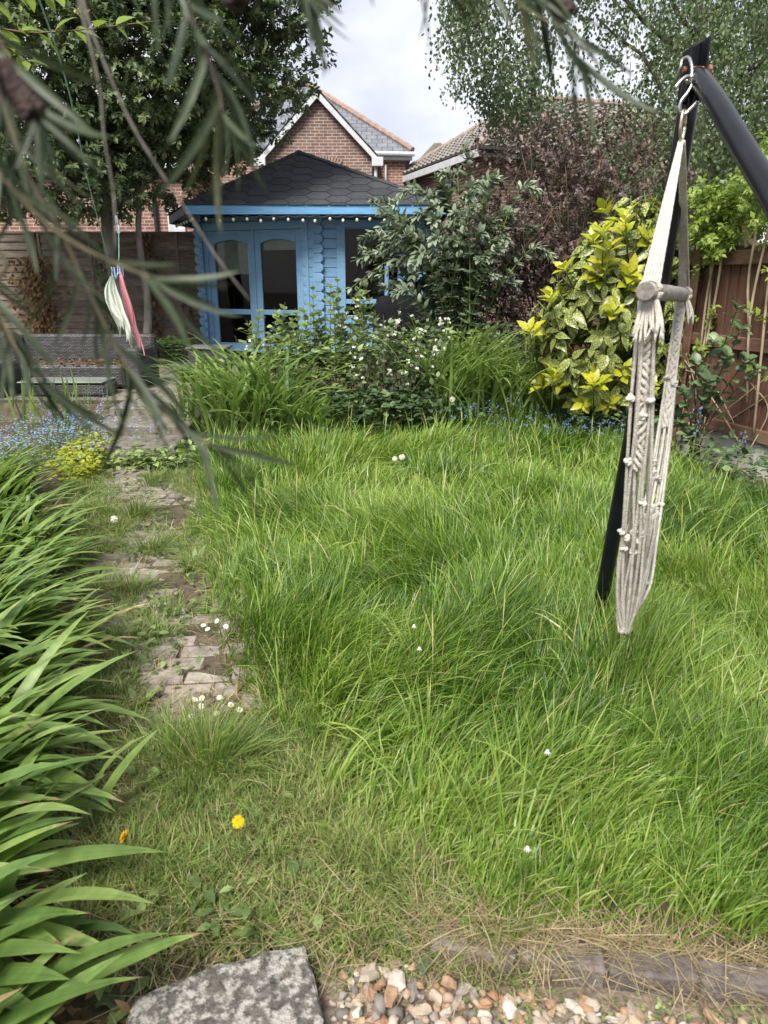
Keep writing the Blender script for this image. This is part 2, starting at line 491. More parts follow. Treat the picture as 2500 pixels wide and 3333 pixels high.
def cbox(x0, x1, y0, y1, z0, z1, c=0.004):
    """box with chamfered edges"""
    lo, hi = np.array([x0, y0, z0], float), np.array([x1, y1, z1], float)
    c = min(c, 0.45 * float((hi - lo).min()))
    V, idx = [], {}
    for sx in (0, 1):
        for sy in (0, 1):
            for sz in (0, 1):
                s = (sx, sy, sz)
                cor = np.where(np.array(s) == 1, hi, lo)
                ins = np.where(np.array(s) == 1, hi - c, lo + c)
                for a in range(3):
                    p = ins.copy(); p[a] = cor[a]
                    idx[(s, a)] = len(V); V.append(p)
    F = []
    for a in range(3):
        b, d = (a + 1) % 3, (a + 2) % 3
        for s in (0, 1):
            q = []
            for u, v in ((0, 0), (1, 0), (1, 1), (0, 1)):
                k = [0, 0, 0]; k[a] = s; k[b] = u; k[d] = v
                q.append(idx[(tuple(k), a)])
            F.append(tuple(q if s else q[::-1]))
        for s in (0, 1):
            for u in (0, 1):
                k0 = [0, 0, 0]; k0[a] = s; k0[b] = u; k0[d] = 0
                k1 = list(k0); k1[d] = 1
                k0, k1 = tuple(k0), tuple(k1)
                q = (idx[(k0, a)], idx[(k0, b)], idx[(k1, b)], idx[(k1, a)])
                F.append(q if (s == u) else q[::-1])
    for sx in (0, 1):
        for sy in (0, 1):
            for sz in (0, 1):
                s = (sx, sy, sz)
                q = (idx[(s, 0)], idx[(s, 1)], idx[(s, 2)])
                F.append(q if (sx + sy + sz) % 2 else q[::-1])
    return np.array(V), F

def tube(P, rad, k=8, caps=True, twist=0.0, lobes=0, lob=0.2):
    P = np.asarray(P, float)
    n = len(P)
    rad = np.broadcast_to(np.asarray(rad, float), (n,))
    T = norm(np.gradient(P, axis=0))
    u = np.array([0, 0, 1.0]) if abs(T[0][2]) < .9 else np.array([1.0, 0, 0])
    u = norm(np.cross(T[0], u))
    U = []
    for i in range(n):
        u = u - T[i] * np.dot(u, T[i])
        u = u / max(np.linalg.norm(u), 1e-9)
        U.append(u)
    U = np.array(U)
    B = np.cross(T, U)
    a = np.arange(k) * 2 * math.pi / k
    A = np.broadcast_to(a, (n, k)).copy()
    r = rad[:, None] * np.ones((n, k))
    if lobes:
        s = np.concatenate([[0], np.cumsum(np.linalg.norm(np.diff(P, axis=0), axis=1))])
        r = r * (1 - lob + lob * np.abs(np.cos(.5 * lobes * (A - s[:, None] * twist))) * 1.6)
    V = P[:, None] + r[..., None] * (np.cos(A)[..., None] * U[:, None] + np.sin(A)[..., None] * B[:, None])
    i = np.arange(n - 1)[:, None] * k
    j = np.arange(k)
    j2 = (j + 1) % k
    Q = np.stack([i + j, i + j2, i + k + j2, i + k + j], -1).reshape(-1, 4)
    F = [tuple(q) for q in Q]
    if caps:
        F.append(tuple(range(k))[::-1])
        F.append(tuple((n - 1) * k + x for x in range(k)))
    return V.reshape(-1, 3), F

def smooth_path(P, m=6):
    """Catmull-Rom through P"""
    P = np.asarray(P, float)
    Q = np.vstack([2 * P[0] - P[1], P, 2 * P[-1] - P[-2]])
    o = []
    for i in range(1, len(Q) - 2):
        a, b, c, d = Q[i - 1:i + 3]
        for t in np.arange(m) / m:
            o.append(.5 * (2 * b + (c - a) * t + (2 * a - 5 * b + 4 * c - d) * t * t + (3 * b - a - 3 * c + d) * t ** 3))
    o.append(P[-1])
    return np.array(o)

def inset_poly(P, d):
    P = np.asarray(P, float)
    n = len(P)
    o = []
    for i in range(n):
        a, b, c = P[i - 1], P[i], P[(i + 1) % n]
        e1, e2 = norm(b - a), norm(c - b)
        n1, n2 = np.array([-e1[1], e1[0]]), np.array([-e2[1], e2[0]])
        m = n1 + n2
        o.append(b + m * d / max(1 + float(np.dot(n1, n2)), .25))
    return np.array(o)

def plate(P, h, bev):
    """convex counter-clockwise polygon P in xy made a plate from z=0 to z=h with a bevelled top"""
    P = np.asarray(P, float)
    n = len(P)
    I = inset_poly(P, bev)
    V = np.vstack([np.c_[P, np.zeros(n)], np.c_[P, np.full(n, h - bev * .7)], np.c_[I, np.full(n, h)]])
    F = [tuple(range(n))[::-1], tuple(range(2 * n, 3 * n))]
    for i in range(n):
        j = (i + 1) % n
        F.append((i, j, n + j, n + i))
        F.append((n + i, n + j, 2 * n + j, 2 * n + i))
    return V, F

def clip_poly(P, a, b):
    """keep the part of P left of the line a->b"""
    o = []
    e = (b[0] - a[0], b[1] - a[1])
    sd = lambda p: e[0] * (p[1] - a[1]) - e[1] * (p[0] - a[0])
    for i in range(len(P)):
        p, q = P[i - 1], P[i]
        dp, dq = sd(p), sd(q)
        if (dp >= 0) != (dq >= 0):
            t = dp / (dp - dq)
            o.append((p[0] + (q[0] - p[0]) * t, p[1] + (q[1] - p[1]) * t))
        if dq >= 0:
            o.append(tuple(q))
    return o

def ribbons(base, az, th0, curl, L, W, S=4, pw=1.3, roll=0.0, prof=None, fold=0.0):
    """N strap leaves or grass blades: start at base, lean th0 from upright towards az, bend by curl along the length"""
    base = np.asarray(base, float)
    n = len(base)
    b = lambda x: np.broadcast_to(np.asarray(x, float), (n,))
    az, th0, curl, L, W, roll = map(b, (az, th0, curl, L, W, roll))
    t = np.arange(S + 1) / S
    if prof is None:
        prof = np.interp(t, [0, .3, .6, .85, 1], [.8, 1, .85, .45, 0])
    tm = (t[:-1] + t[1:]) / 2
    th = th0[:, None] + curl[:, None] * tm ** pw
    step = (L / S)[:, None]
    h = np.concatenate([np.zeros((n, 1)), np.cumsum(np.sin(th) * step, 1)], 1)
    z = np.concatenate([np.zeros((n, 1)), np.cumsum(np.cos(th) * step, 1)], 1)
    d = np.stack([np.cos(az), np.sin(az)], -1)
    C = np.concatenate([d[:, None] * h[..., None], z[..., None]], -1) + base[:, None]
    thv = th0[:, None] + curl[:, None] * t ** pw
    nrm = np.stack([-np.cos(thv) * d[:, :1], -np.cos(thv) * d[:, 1:], np.sin(thv)], -1)
    perp = np.stack([-d[:, 1], d[:, 0], np.zeros(n)], -1)
    cr_, sr_ = np.cos(roll)[:, None, None], np.sin(roll)[:, None, None]
    side = cr_ * perp[:, None] + sr_ * nrm
    up = cr_ * nrm - sr_ * perp[:, None]
    w = (W[:, None] * prof[None] * .5)[..., None]
    if fold:
        a = C - side * w
        m = C - up * w * fold
        c = C + side * w
        V = np.stack([a[:, :-1], m[:, :-1], c[:, :-1]], 2).reshape(n, -1, 3)
        V = np.concatenate([V, C[:, -1:]], 1)
        k = 3
    else:
        V = np.stack([C[:, :-1] - side[:, :-1] * w[:, :-1], C[:, :-1] + side[:, :-1] * w[:, :-1]], 2).reshape(n, -1, 3)
        V = np.concatenate([V, C[:, -1:]], 1)
        k = 2
    nv = k * S + 1
    Q, T = [], []
    for i in range(S - 1):
        for j in range(k - 1):
            Q.append((i * k + j, i * k + j + 1, (i + 1) * k + j + 1, (i + 1) * k + j))
    for j in range(k - 1):
        T.append(((S - 1) * k + j, (S - 1) * k + j + 1, nv - 1))
    off = (np.arange(n) * nv)[:, None, None]
    return V.reshape(-1, 3), (np.array(Q)[None] + off).reshape(-1, 4), (np.array(T)[None] + off).reshape(-1, 3), nv

def add_ribbons(g, tint, **kw):
    V, Q, T, nv = ribbons(**kw)
    n0 = g.n
    g.p.append(Q + n0); g.p.append(T + n0)
    g.v.append(V); tt = np.repeat(np.broadcast_to(tint, (len(V) // nv,)), nv).astype(float)
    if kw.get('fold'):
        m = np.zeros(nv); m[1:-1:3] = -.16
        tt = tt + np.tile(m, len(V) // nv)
    g.t.append(tt); g.n += len(V)

def leaf_tpl(kind):
    """unit leaf along +y, normal +z: (V, F)"""
    if kind == 'diamond':
        V = [(0, 0, 0), (.3, .45, .05), (0, 1, -.08), (-.3, .45, .05), (0, .45, -.02)]
        return np.array(V, float), [(0, 1, 4), (1, 2, 4), (2, 3, 4), (3, 0, 4)]
    if kind == 'quad':
        V = [(0, 0, 0), (.3, .5, .06), (0, 1, -.05), (-.3, .5, .06)]
        return np.array(V, float), [(0, 1, 2), (0, 2, 3)]
    prof = {'ovate': [(0, .04), (.14, .24), (.35, .36), (.6, .3), (.82, .14)],
            'lance': [(0, .03), (.2, .13), (.45, .17), (.7, .12), (.87, .06)],
            'round': [(0, .1), (.15, .38), (.45, .52), (.75, .42), (.92, .18)],
            'toothed': [(0, .03), (.2, .2), (.38, .34), (.48, .27), (.62, .3), (.7, .2), (.82, .16)],
            'needle': [(0, .03), (.2, .06), (.5, .065), (.75, .05), (.9, .03)]}[kind]
    V = []
    for y, x in prof:
        bend = -.22 * y * y
        V += [(-x, y, bend + x * .22), (0, y, bend), (x, y, bend + x * .22)]
    V.append((0, 1, -.24))
    n = len(prof)
    F = []
    for i in range(n - 1):
        for j in (0, 1):
            F.append((i * 3 + j, i * 3 + j + 1, i * 3 + 4 + j, i * 3 + 3 + j))
    F += [((n - 1) * 3, (n - 1) * 3 + 1, n * 3), ((n - 1) * 3 + 1, (n - 1) * 3 + 2, n * 3)]
    return np.array(V, float), F

def frames(dirs, nrm):
    y = norm(dirs)
    z = np.asarray(nrm, float)
    z = z - y * (z * y).sum(-1, keepdims=True)
    bad = np.linalg.norm(z, axis=-1) < 1e-4
    z[bad] = np.cross(y[bad], [1, .3, .2])
    z = norm(z)
    return np.cross(y, z), y, z

def add_leaves(g, kind, pos, dirs, nrm, size, tint, wide=1.0):
    V0, F0 = leaf_tpl(kind)
    x, y, z = frames(dirs, nrm)
    n = len(pos)
    size = np.broadcast_to(np.asarray(size, float), (n,))[:, None, None]
    V = (x[:, None] * V0[None, :, :1] * wide + y[:, None] * V0[None, :, 1:2] + z[:, None] * V0[None, :, 2:3]) * size + np.asarray(pos)[:, None]
    off = np.arange(n) * len(V0)
    d = {}
    for f in F0:
        d.setdefault(len(f), []).append(f)
    n0 = g.n
    for k, fs in d.items():
        g.p.append((np.array(fs)[None] + off[:, None, None]).reshape(-1, k) + n0)
    g.v.append(V.reshape(-1, 3))
    g.t.append(np.repeat(np.broadcast_to(tint, (n,)), len(V0)))
    g.n += n * len(V0)

def leaf_objs(name, mesh, pos, dirs, nrm, size, parent, wide=None, origin=(0, 0, 0)):
    """single leaves as parts sharing one mesh (or a list of meshes)"""
    x, y, z = frames(dirs, nrm)
    pos = np.asarray(pos) - np.asarray(origin)
    size = np.broadcast_to(np.asarray(size, float), (len(pos),))
    for i in range(len(pos)):
        s = size[i]
        mm = mesh[i % len(mesh)] if isinstance(mesh, list) else mesh
        A = Matrix(((x[i][0] * s, y[i][0] * s, z[i][0] * s, pos[i][0]),
                    (x[i][1] * s, y[i][1] * s, z[i][1] * s, pos[i][1]),
                    (x[i][2] * s, y[i][2] * s, z[i][2] * s, pos[i][2]), (0, 0, 0, 1)))
        link(name, mm, parent, A)

def unit_leaf(kind, mat, name='leaf', wide=1.0):
    V, F = leaf_tpl(kind)
    V = V * np.array([wide, 1, 1])
    return G().add(V, F, .5).mesh(name, mat, True)

def rand_dirs(n):
    return norm(rng.normal(size=(n, 3)))

def sph(c, r, nu=8, nv=5, sq=(1, 1, 1)):
    V = [(0, 0, 1)]
    for i in range(1, nv):
        th = math.pi * i / nv
        for j in range(nu):
            ph = 2 * math.pi * j / nu
            V.append((math.sin(th) * math.cos(ph), math.sin(th) * math.sin(ph), math.cos(th)))
    V.append((0, 0, -1))
    F = []
    for j in range(nu):
        F.append((0, 1 + j, 1 + (j + 1) % nu))
        F.append((len(V) - 1, 1 + (nv - 2) * nu + (j + 1) % nu, 1 + (nv - 2) * nu + j))
    for i in range(nv - 2):
        for j in range(nu):
            a, b = 1 + i * nu + j, 1 + i * nu + (j + 1) % nu
            F.append((a, a + nu, b + nu, b))
    return np.array(V) * r * np.array(sq) + np.array(c), F

# value noise for heights and lean
_NT = rng.random((64, 64))
def vnoise(x, y, s):
    x = np.asarray(x, float) * s + 100; y = np.asarray(y, float) * s + 100
    xi, yi = np.floor(x).astype(int), np.floor(y).astype(int)
    fx, fy = x - xi, y - yi
    fx, fy = fx * fx * (3 - 2 * fx), fy * fy * (3 - 2 * fy)
    g = lambda a, b: _NT[a % 64, b % 64]
    return (g(xi, yi) * (1 - fx) + g(xi + 1, yi) * fx) * (1 - fy) + (g(xi, yi + 1) * (1 - fx) + g(xi + 1, yi + 1) * fx) * fy

def sstep(a, b, x):
    t = np.clip((np.asarray(x, float) - a) / (b - a), 0, 1)
    return t * t * (3 - 2 * t)

def path_left(y):
    return np.interp(y, [1.2, 1.35, 1.78, 2.24, 2.55, 3.43, 4.51, 5.51, 6.4], [-.62, -.62, -.88, -1.03, -1.14, -1.47, -1.96, -2.4, -2.7])
def lawn_left(y):
    return np.interp(y, [1.3, 1.45, 1.6, 1.78, 2.11, 2.55, 3.43, 4.51, 5.64, 6.6, 8], [.25, .16, -.04, -.2, -.34, -.55, -.85, -1.24, -1.55, -1.7, -1.7])
def lawn_right(y):
    return np.interp(y, [1.3, 5, 6.2, 7.2, 8], [3.0, 2.9, 2.62, 2.4, 2.2])
def gz(x, y):
    """height of the ground"""
    x = np.asarray(x, float); y = np.asarray(y, float)
    h = .3 * sstep(6.9, 8.4, y)
    inpath = sstep(path_left(y) - .25, path_left(y), x) * (1 - sstep(lawn_left(y) - .1, lawn_left(y) + .12, x)) * (y > 1.3)
    h = h + .05 * (vnoise(x, y, 1.6) - .5) * (1 - inpath) * sstep(1.4, 1.9, y) - .035 * inpath * (y < 6.5)
    h = h - .05 * (1 - sstep(1.3, 1.42, y))
    return h

# ------------------------------------------------------------------ ground
def build_ground():
    xs = np.concatenate([np.linspace(-140, -8, 14), np.arange(-6, 5.01, .1), np.linspace(7, 140, 14)])
    ys = np.concatenate([np.linspace(-40, -1, 8), np.arange(-.5, 10.01, .1), np.linspace(12, 240, 20)])
    X, Y = np.meshgrid(xs, ys)
    V = np.stack([X, Y, gz(X, Y) - .012], -1).reshape(-1, 3)
    nx = len(xs)
    i = (np.arange(len(ys) - 1)[:, None] * nx + np.arange(nx - 1)[None])
    Q = np.stack([i, i + 1, i + nx + 1, i + nx], -1).reshape(-1, 4)
    G().add(V, Q).obj('ground', 'soil', smooth=True, kind='structure')
build_ground()

# path of small grey pavers
def build_path():
    g = G()
    ys = np.arange(1.45, 6.45, .1)
    for a, b in zip(ys[:-1], ys[1:]):
        V = []
        for y in (a, b):
            for x in (float(path_left(y)), float(lawn_left(y)) + .25):
                V.append((x, y, float(gz(x, y)) - .004))
        g.add(V, [(0, 1, 3, 2)])
    p = g.obj('path', 'soil', kind='structure')
    vars_ = []
    for k in range(4):
        V, F = cbox(-.099, .099, -.049, .049, -.03, .03, .006)
        V = V + rng.normal(0, .0022, V.shape)
        vars_.append(G().add(V, F).mesh('paver', 'paver_stone'))
    n = 0
    for r, y in enumerate(np.arange(1.62, 6.4, .108)):
        xl, xr = float(path_left(y)) + .03, float(lawn_left(y)) + .2
        sl = -.42
        x = xl + (.1 if r % 2 else 0)
        while x < xr and n < 300:
            if rng.random() > .1:
                m = Matrix.Translation((x + rng.normal(0, .004), y + (x - xl) * .06, max(-.05, float(gz(x, y)) - .024) + rng.normal(0, .004))) @ \
                    Matrix.Rotation(.06 + rng.normal(0, .03), 4, 'Z') @ Matrix.Rotation(rng.normal(0, .035), 4, 'X') @ Matrix.Rotation(rng.normal(0, .03), 4, 'Y')
                link('paver', vars_[n % 4], p, m)
                n += 1
            x += .207
build_path()

def slab_thing(name, P, z0, h, mat, label, cat, bev=.008, group=None):
    Q = []
    for a, b in zip(P, P[1:] + P[:1]):
        m = max(1, int(math.hypot(b[0] - a[0], b[1] - a[1]) / .045))
        for i in range(m):
            j = .0035 if i else .0
            Q.append((a[0] + (b[0] - a[0]) * i / m + rng.normal(0, j), a[1] + (b[1] - a[1]) * i / m + rng.normal(0, j)))
    V, F = plate(Q, h, bev)
    V = V + rng.normal(0, .0012, V.shape)
    c = V.mean(0)
    o = G().add(V - [c[0], c[1], 0], F).obj(name, mat, label=label, cat=cat)
    o.location = (c[0], c[1], z0)
    if group: o['group'] = group
    return o
slab_thing('paving_slab', [(-.585, .9), (-.11, .86), (-.138, 1.2), (-.2, 1.39), (-.41, 1.337), (-.58, 1.25)], -.055, .062,
           'lichen_slab', 'grey paving slab blotched with pale lichen beside the gravel', 'paving slab')
for yy, z, lab in ((6.5, .12, 'lowest concrete step, pale, with green weeds growing in front of it'),
                   (7.05, .21, 'middle concrete step with a dark front edge on the garden path'),
                   (7.62, .3, 'highest concrete step, where the path meets the patio')):
    slab_thing('concrete_step', [(-2.92, yy), (-1.95, yy + .05), (-1.98, yy + .62), (-2.95, yy + .6)], z - .2, .2, 'step_concrete', lab, 'step', .012,
               'concrete steps on the garden path')
# patio flags by the rattan seat
def build_patio():
    g = G(); V, F = box(-6.5, -1.9, 8.15, 12.9, -.1, .292)
    p = g.add(V, F).obj('patio', 'soil', kind='structure')
    ms = []
    for k in range(3):
        V, F = cbox(-.222, .222, -.222, .222, 0, .022, .006)
        ms.append(G().add(V, F).mesh('paving_flag', 'step_concrete'))
    for i, x in enumerate(np.arange(-4.4, -1.95, .455)):
        for j, y in enumerate(np.arange(8.38, 12.6, .455)):
            link('paving_flag', ms[(i + j) % 3], p, Matrix.Translation((x, y, .288 + rng.normal(0, .002))) @ Matrix.Rotation(rng.normal(0, .01), 4, 'Z'))
build_patio()

# brick edging between the lawn and the gravel
def build_edging():
    t = thing('brick_edging', (.13, 1.42, 0), 'row of dark edging bricks half buried between lawn and gravel', 'edging')
    ang = math.atan2(-.155, 1.0)
    for k in range(6):
        V, F = cbox(-.106, .106, -.036, .036, -.06, .008, .007)
        V = V + rng.normal(0, .0015, V.shape)
        s = .1 + k * .217
        m = Matrix.Translation((s * math.cos(ang), s * math.sin(ang), rng.normal(0, .004) - .001)) @ Matrix.Rotation(ang + rng.normal(0, .02), 4, 'Z') @ Matrix.Rotation(rng.normal(0, .03), 4, 'X')
        link('brick', G().add(V, F).mesh('brick', 'edging_brick'), t, m)
build_edging()

# gravel
def build_gravel():
    V = [(-.16, .7, -.052), (1.7, .7, -.052), (1.7, 1.2, -.052), (.4, 1.335, -.052), (.1, 1.39, -.052), (-.16, 1.4, -.052)]
    gr = G().add(V, [(0, 1, 2, 3, 4, 5)]).obj('gravel_bed', 'gravel_bed', kind='structure')
    ms, raw = [], []
    for k in range(9):
        v, f = sph((0, 0, 0), 1, 6, 5, (1, rng.uniform(.6, .9), rng.uniform(.45, .7)))
        v = v * (1 + .2 * rng.normal(size=(len(v), 1))) * rng.uniform(.8, 1.2, (1, 3))
        raw.append((v, f))
        ms.append(G().add(v, f).mesh('stone', 'pebble', k % 3 == 0))
    P = []
    for layer, z in ((0, -.05), (1, -.036), (2, -.022)):
        for x in np.arange(-.15, 1.3, .03):
            for y in np.arange(.95, 1.38, .03):
                if layer == 2 and rng.random() < .55: continue
                px, py = x + rng.uniform(-.012, .012), y + rng.uniform(-.012, .012)
                if py > 1.39 - .155 * max(px - .1, 0) - .015 - (.05 if px > .1 else 0): continue
                if px < -.105 and layer > 0: continue
                if px < -.11 - .3 * max(py - 1.15, 0) : continue
                P.append((px, py, z + rng.uniform(-.004, .004), layer))
    P = np.array(P)
    vis = (P[:, 1] > 1.16) & (P[:, 0] > -.2) & (P[:, 0] < 1.0)
    order = np.argsort(-(vis * 10 + P[:, 3]))
    rest = G()
    for q, i in enumerate(order):
        x, y, z, l = P[i]
        s = float(np.clip(rng.gamma(5, .0032), .006, .03))
        m = Matrix.Translation((x, y, z)) @ Matrix.Rotation(rng.uniform(0, 6.28), 4, 'Z') @ Matrix.Rotation(rng.normal(0, .5), 4, 'X') @ Matrix.Scale(s, 4)
        if q < 300:
            link('stone', ms[q % 9], gr, m)
        else:
            v, f = raw[q % 9]
            rest.add(xform(v, mat=m), f, rng.random())
    rest.obj('loose_stones', 'pebble', gr, True, kind='stuff')
build_gravel()

# ------------------------------------------------------------------ lawn and weeds
def blades(g, cx, cy, h, lean_az, lean, tint, nb, spread, width, S=4, straw=.04, radial=.45):
    n = len(cx)
    k = np.repeat(np.arange(n), nb)
    N_ = len(k)
    off = rng.normal(size=(N_, 2)) * spread[k][:, None]
    x, y = cx[k] + off[:, 0], cy[k] + off[:, 1]
    ra = np.arctan2(off[:, 1], off[:, 0])
    rr = np.minimum(np.hypot(off[:, 0], off[:, 1]) / spread[k], 2.2) * radial
    vx = np.cos(ra) * rr * .5 + np.cos(lean_az[k]) * lean[k] + rng.normal(0, .14, N_)
    vy = np.sin(ra) * rr * .5 + np.sin(lean_az[k]) * lean[k] + rng.normal(0, .14, N_)
    az = np.arctan2(vy, vx)
    am = np.hypot(vx, vy)
    L = h[k] * rng.uniform(.55, 1.15, N_)
    tt = np.clip(tint[k] + rng.normal(0, .17, N_), 0, .92)
    tt = np.where(rng.random(N_) < straw, rng.uniform(.93, 1, N_), tt)
    add_ribbons(g, tt, base=np.stack([x, y, gz(x, y) - .01], -1), az=az, th0=am * .55, curl=am * 1.5 + rng.uniform(.0, .5, N_),
                L=L, W=width * rng.uniform(.6, 1.3, N_), S=S, pw=1.5, roll=rng.normal(0, .5, N_))

def build_lawn():
    g = G()
    for y0, y1, dens, nb, sp, wd in ((1.42, 2.2, 300, 46, .048, .0045), (2.2, 3.3, 205, 48, .055, .0049), (3.3, 5.0, 115, 46, .07, .007), (5.0, 8.2, 70, 46, .085, .0095)):
        area = (y1 - y0) * 5
        m = int(area * dens)
        cx = rng.uniform(-2, 3, m); cy = rng.uniform(y0, y1, m)
        edge_b = 7.55 + .5 * sstep(-1, 1.2, cx) + .15 * (vnoise(cx, cy, 2.5) - .5)
        front = np.where(cx > .1, 1.46 - .155 * (cx - .1) + .03, 1.45)
        inside = (cx > lawn_left(cy) + rng.normal(.03, .05, m)) & (cx < lawn_right(cy)) & (cy < edge_b) & (cy > front)
        cx, cy = cx[inside], cy[inside]
        n = len(cx)
        tus = vnoise(cx, cy, 1.9)
        fine = vnoise(cx + 30, cy, 4.5)
        h = (.12 + .28 * tus * (.5 + .7 * fine)) * rng.uniform(.68, 1.28, n)
        h *= np.interp(cy, [1.3, 1.55, 2.0, 4, 8], [.45, .75, 1.12, 1.05, 1.0])
        d_edge = cx - lawn_left(cy)
        h *= .45 + .55 * sstep(0, .35, d_edge)
        dead = np.exp(-(((cx + .02) / .2) ** 2 + ((cy - 3.75) / .25) ** 2))
        h *= 1 - .5 * dead
        la = .25 + 2.6 * (vnoise(cx, cy + 50, 1.1) - .35) * 2
        lean = .08 + .75 * vnoise(cx + 70, cy, 1.5) * rng.uniform(.5, 1.3, n)
        tint = .0 + .75 * vnoise(cx, cy + 20, 1.7) + .25 * (fine - .5) + .14 * rng.normal(size=n) + .5 * dead
        pale = np.exp(-(((cx + .05) / .28) ** 2 + ((cy - 2.75) / .3) ** 2)) + .7 * np.exp(-(((cx - 1.6) / .5) ** 2 + ((cy - 2.3) / .4) ** 2))
        tint = tint + .4 * pale
        blades(g, cx, cy, h, la, lean, tint, nb, np.full(n, sp), wd, 4, .035)
    # taller tufts with a bluish cast here and there
    n = 330
    cy = rng.uniform(1.6, 7.4, n) ; cx = rng.uniform(-1.6, 2.9, n)
    k = (cx > lawn_left(cy) + .12) & (cx < lawn_right(cy)); cx, cy = cx[k], cy[k]; n = len(cx)
    big = vnoise(cx + 11, cy + 3, .9)
    blades(g, cx, cy, .26 + .2 * rng.random(n), rng.uniform(-.6, 2.2, n), rng.uniform(.35, .85, n), np.clip(.5 + .3 * big + rng.normal(0, .12, n), 0, .9), 20, np.full(n, .05), .0066, 5, .03, .9)
    n = 300
    cy = rng.uniform(1.7, 7.2, n); cx = rng.uniform(-1.6, 2.9, n)
    k = (cx > lawn_left(cy) + .1) & (cx < lawn_right(cy)); cx, cy = cx[k], cy[k]; n = len(cx)
    add_ribbons(g, rng.uniform(.9, 1.0, n), base=np.stack([cx, cy, gz(cx, cy)], -1), az=rng.uniform(-1, 2.4, n), th0=rng.uniform(.05, .5, n), curl=rng.uniform(.1, .6, n), L=rng.uniform(.3, .48, n), W=.0018 + .0003 * cy, S=5, prof=np.array([.6, .6, .6, .9, 2.0, 0]))
    g.obj('lawn_grass', 'lawn_blade', kind='stuff')
    # matted dead blades at the lawn's front edge and low over the path
    s = G()
    n = 4000
    y = rng.uniform(1.33, 6.2, n) ** 1.0
    y = np.where(rng.random(n) < .5, rng.uniform(1.3, 2.6, n), y)
    x = path_left(y) - .12 + rng.random(n) * (lawn_left(y) - path_left(y) + .35)
    yy = rng.uniform(1.2, 5.5, 1100)
    x = np.concatenate([x, path_left(yy) + rng.normal(.02, .12, 1100)]); y = np.concatenate([y, yy])
    yy = rng.uniform(1.28, 2.2, 1900)
    x = np.concatenate([x, path_left(yy) + rng.random(1900) * (lawn_left(yy) - path_left(yy) + .15)]); y = np.concatenate([y, yy])
    fx = rng.uniform(.05, 1.4, 1800)
    fy = 1.44 - .155 * (fx - .1) + rng.normal(.015, .035, 1800)
    x = np.concatenate([x, fx]); y = np.concatenate([y, fy]); n = len(x)
    keep = ~((x < -.12) & (y < 1.36) & (rng.random(n) < .8))
    x, y = x[keep], y[keep]; n = len(x)
    add_ribbons(s, np.clip(rng.beta(2, 2, n), 0, 1), base=np.stack([x, y, gz(x, y) + rng.uniform(.002, .03, n)], -1), az=rng.uniform(0, 6.28, n),
                th0=rng.uniform(1.15, 1.55, n), curl=rng.normal(.1, .35, n), L=rng.uniform(.05, .2, n), W=rng.uniform(.0012, .0034, n), S=3)
    s.obj('dry_thatch', 'straw', kind='stuff')
    # short weedy grass over the path
    pg = G()
    m = 3000
    cy = rng.uniform(1.36, 6.4, m)
    cy = np.where(rng.random(m) < .45, rng.uniform(1.36, 2.6, m), cy)
    u = rng.random(m)
    cx = path_left(cy) - .1 + u * (lawn_left(cy) - path_left(cy) + .3)
    bare = vnoise(cx + 9, cy + 4, 2.4) + .35 * np.exp(-((u - .55) / .3) ** 2) * (cy > 2.2)
    k = (bare < np.where((cy > 2.15) & (u > .3) & (u < .85), rng.uniform(.18, .7, m), rng.uniform(.42, 1.15, m) * np.where(cy < 2.1, .8, 1.0))) & ~((cx < -.1) & (cy < 1.42))
    cx, cy = cx[k], cy[k]; n = len(cx)
    tw = vnoise(cx, cy, 3.1)
    blades(pg, cx, cy, .05 + .15 * tw * np.interp(cy, [1.3, 2, 2.4, 6], [.62, .8, 1, 1.1]), rng.uniform(0, 6.28, n), rng.uniform(.2, .8, n), np.clip(.3 + .22 * (cy < 2.2) + .5 * vnoise(cx, cy + 8, 2) + rng.normal(0, .14, n), 0, .9), 30, np.full(n, .035), .0036, 4, .1, .8)
    # a few stout tufts on the path
    for tx, ty, th, tn in ((-.58, 2.08, .3, 520), (-.72, 2.16, .25, 360), (-.45, 2.12, .2, 200), (-1.75, 4.9, .22, 420), (-1.45, 4.2, .2, 380), (-1.35, 3.6, .17, 240), (-1.05, 3.3, .15, 200), (-.62, 1.9, .16, 260), (-1.9, 5.75, .2, 300), (-1.1, 3.9, .16, 200)):
        blades(pg, np.array([tx]), np.array([ty]), np.array([th]), np.array([rng.uniform(-1, 1)]), np.array([.25]), np.array([.45]), tn, np.array([.06]), .0036, 4, .06, 1.0)
    pg.obj('path_grass', 'path_weed', kind='stuff')
build_lawn()

# low broad-leaved weeds
def rosette(name, x, y, n, L, kind, mat, label, cat, wide=1.0, el=(.15, .6), group=None):
    z = float(gz(x, y))
    t = thing(name, (x, y, z), label, cat, group)
    ms = unit_leaf(kind, mat, 'leaf', wide)
    az = rng.uniform(0, 6.28, n) if n > 3 else np.arange(n) * 2.1
    az = np.arange(n) * 2.399 + rng.normal(0, .3, n)
    e_ = rng.uniform(el[0], el[1], n)
    d = np.stack([np.cos(az) * np.cos(e_), np.sin(az) * np.cos(e_), np.sin(e_)], -1)
    pos = np.stack([np.cos(az) * .01, np.sin(az) * .01, np.full(n, .01)], -1)
    leaf_objs('leaf', ms, pos, d, np.tile([0, 0, 1.0], (n, 1)), L * rng.uniform(.65, 1.15, n), t)
    return t
rosette('dandelion_plant', -.62, 1.6, 9, .16, 'toothed', 'bed_leaf', 'flat dandelion rosette with jagged leaves beside the strap leaves', 'weed', .8)
rosette('dandelion_plant', .1, 1.42, 7, .085, 'toothed', 'bed_leaf', 'small dandelion rosette at the gravel edge by the brick edging', 'weed', .9)
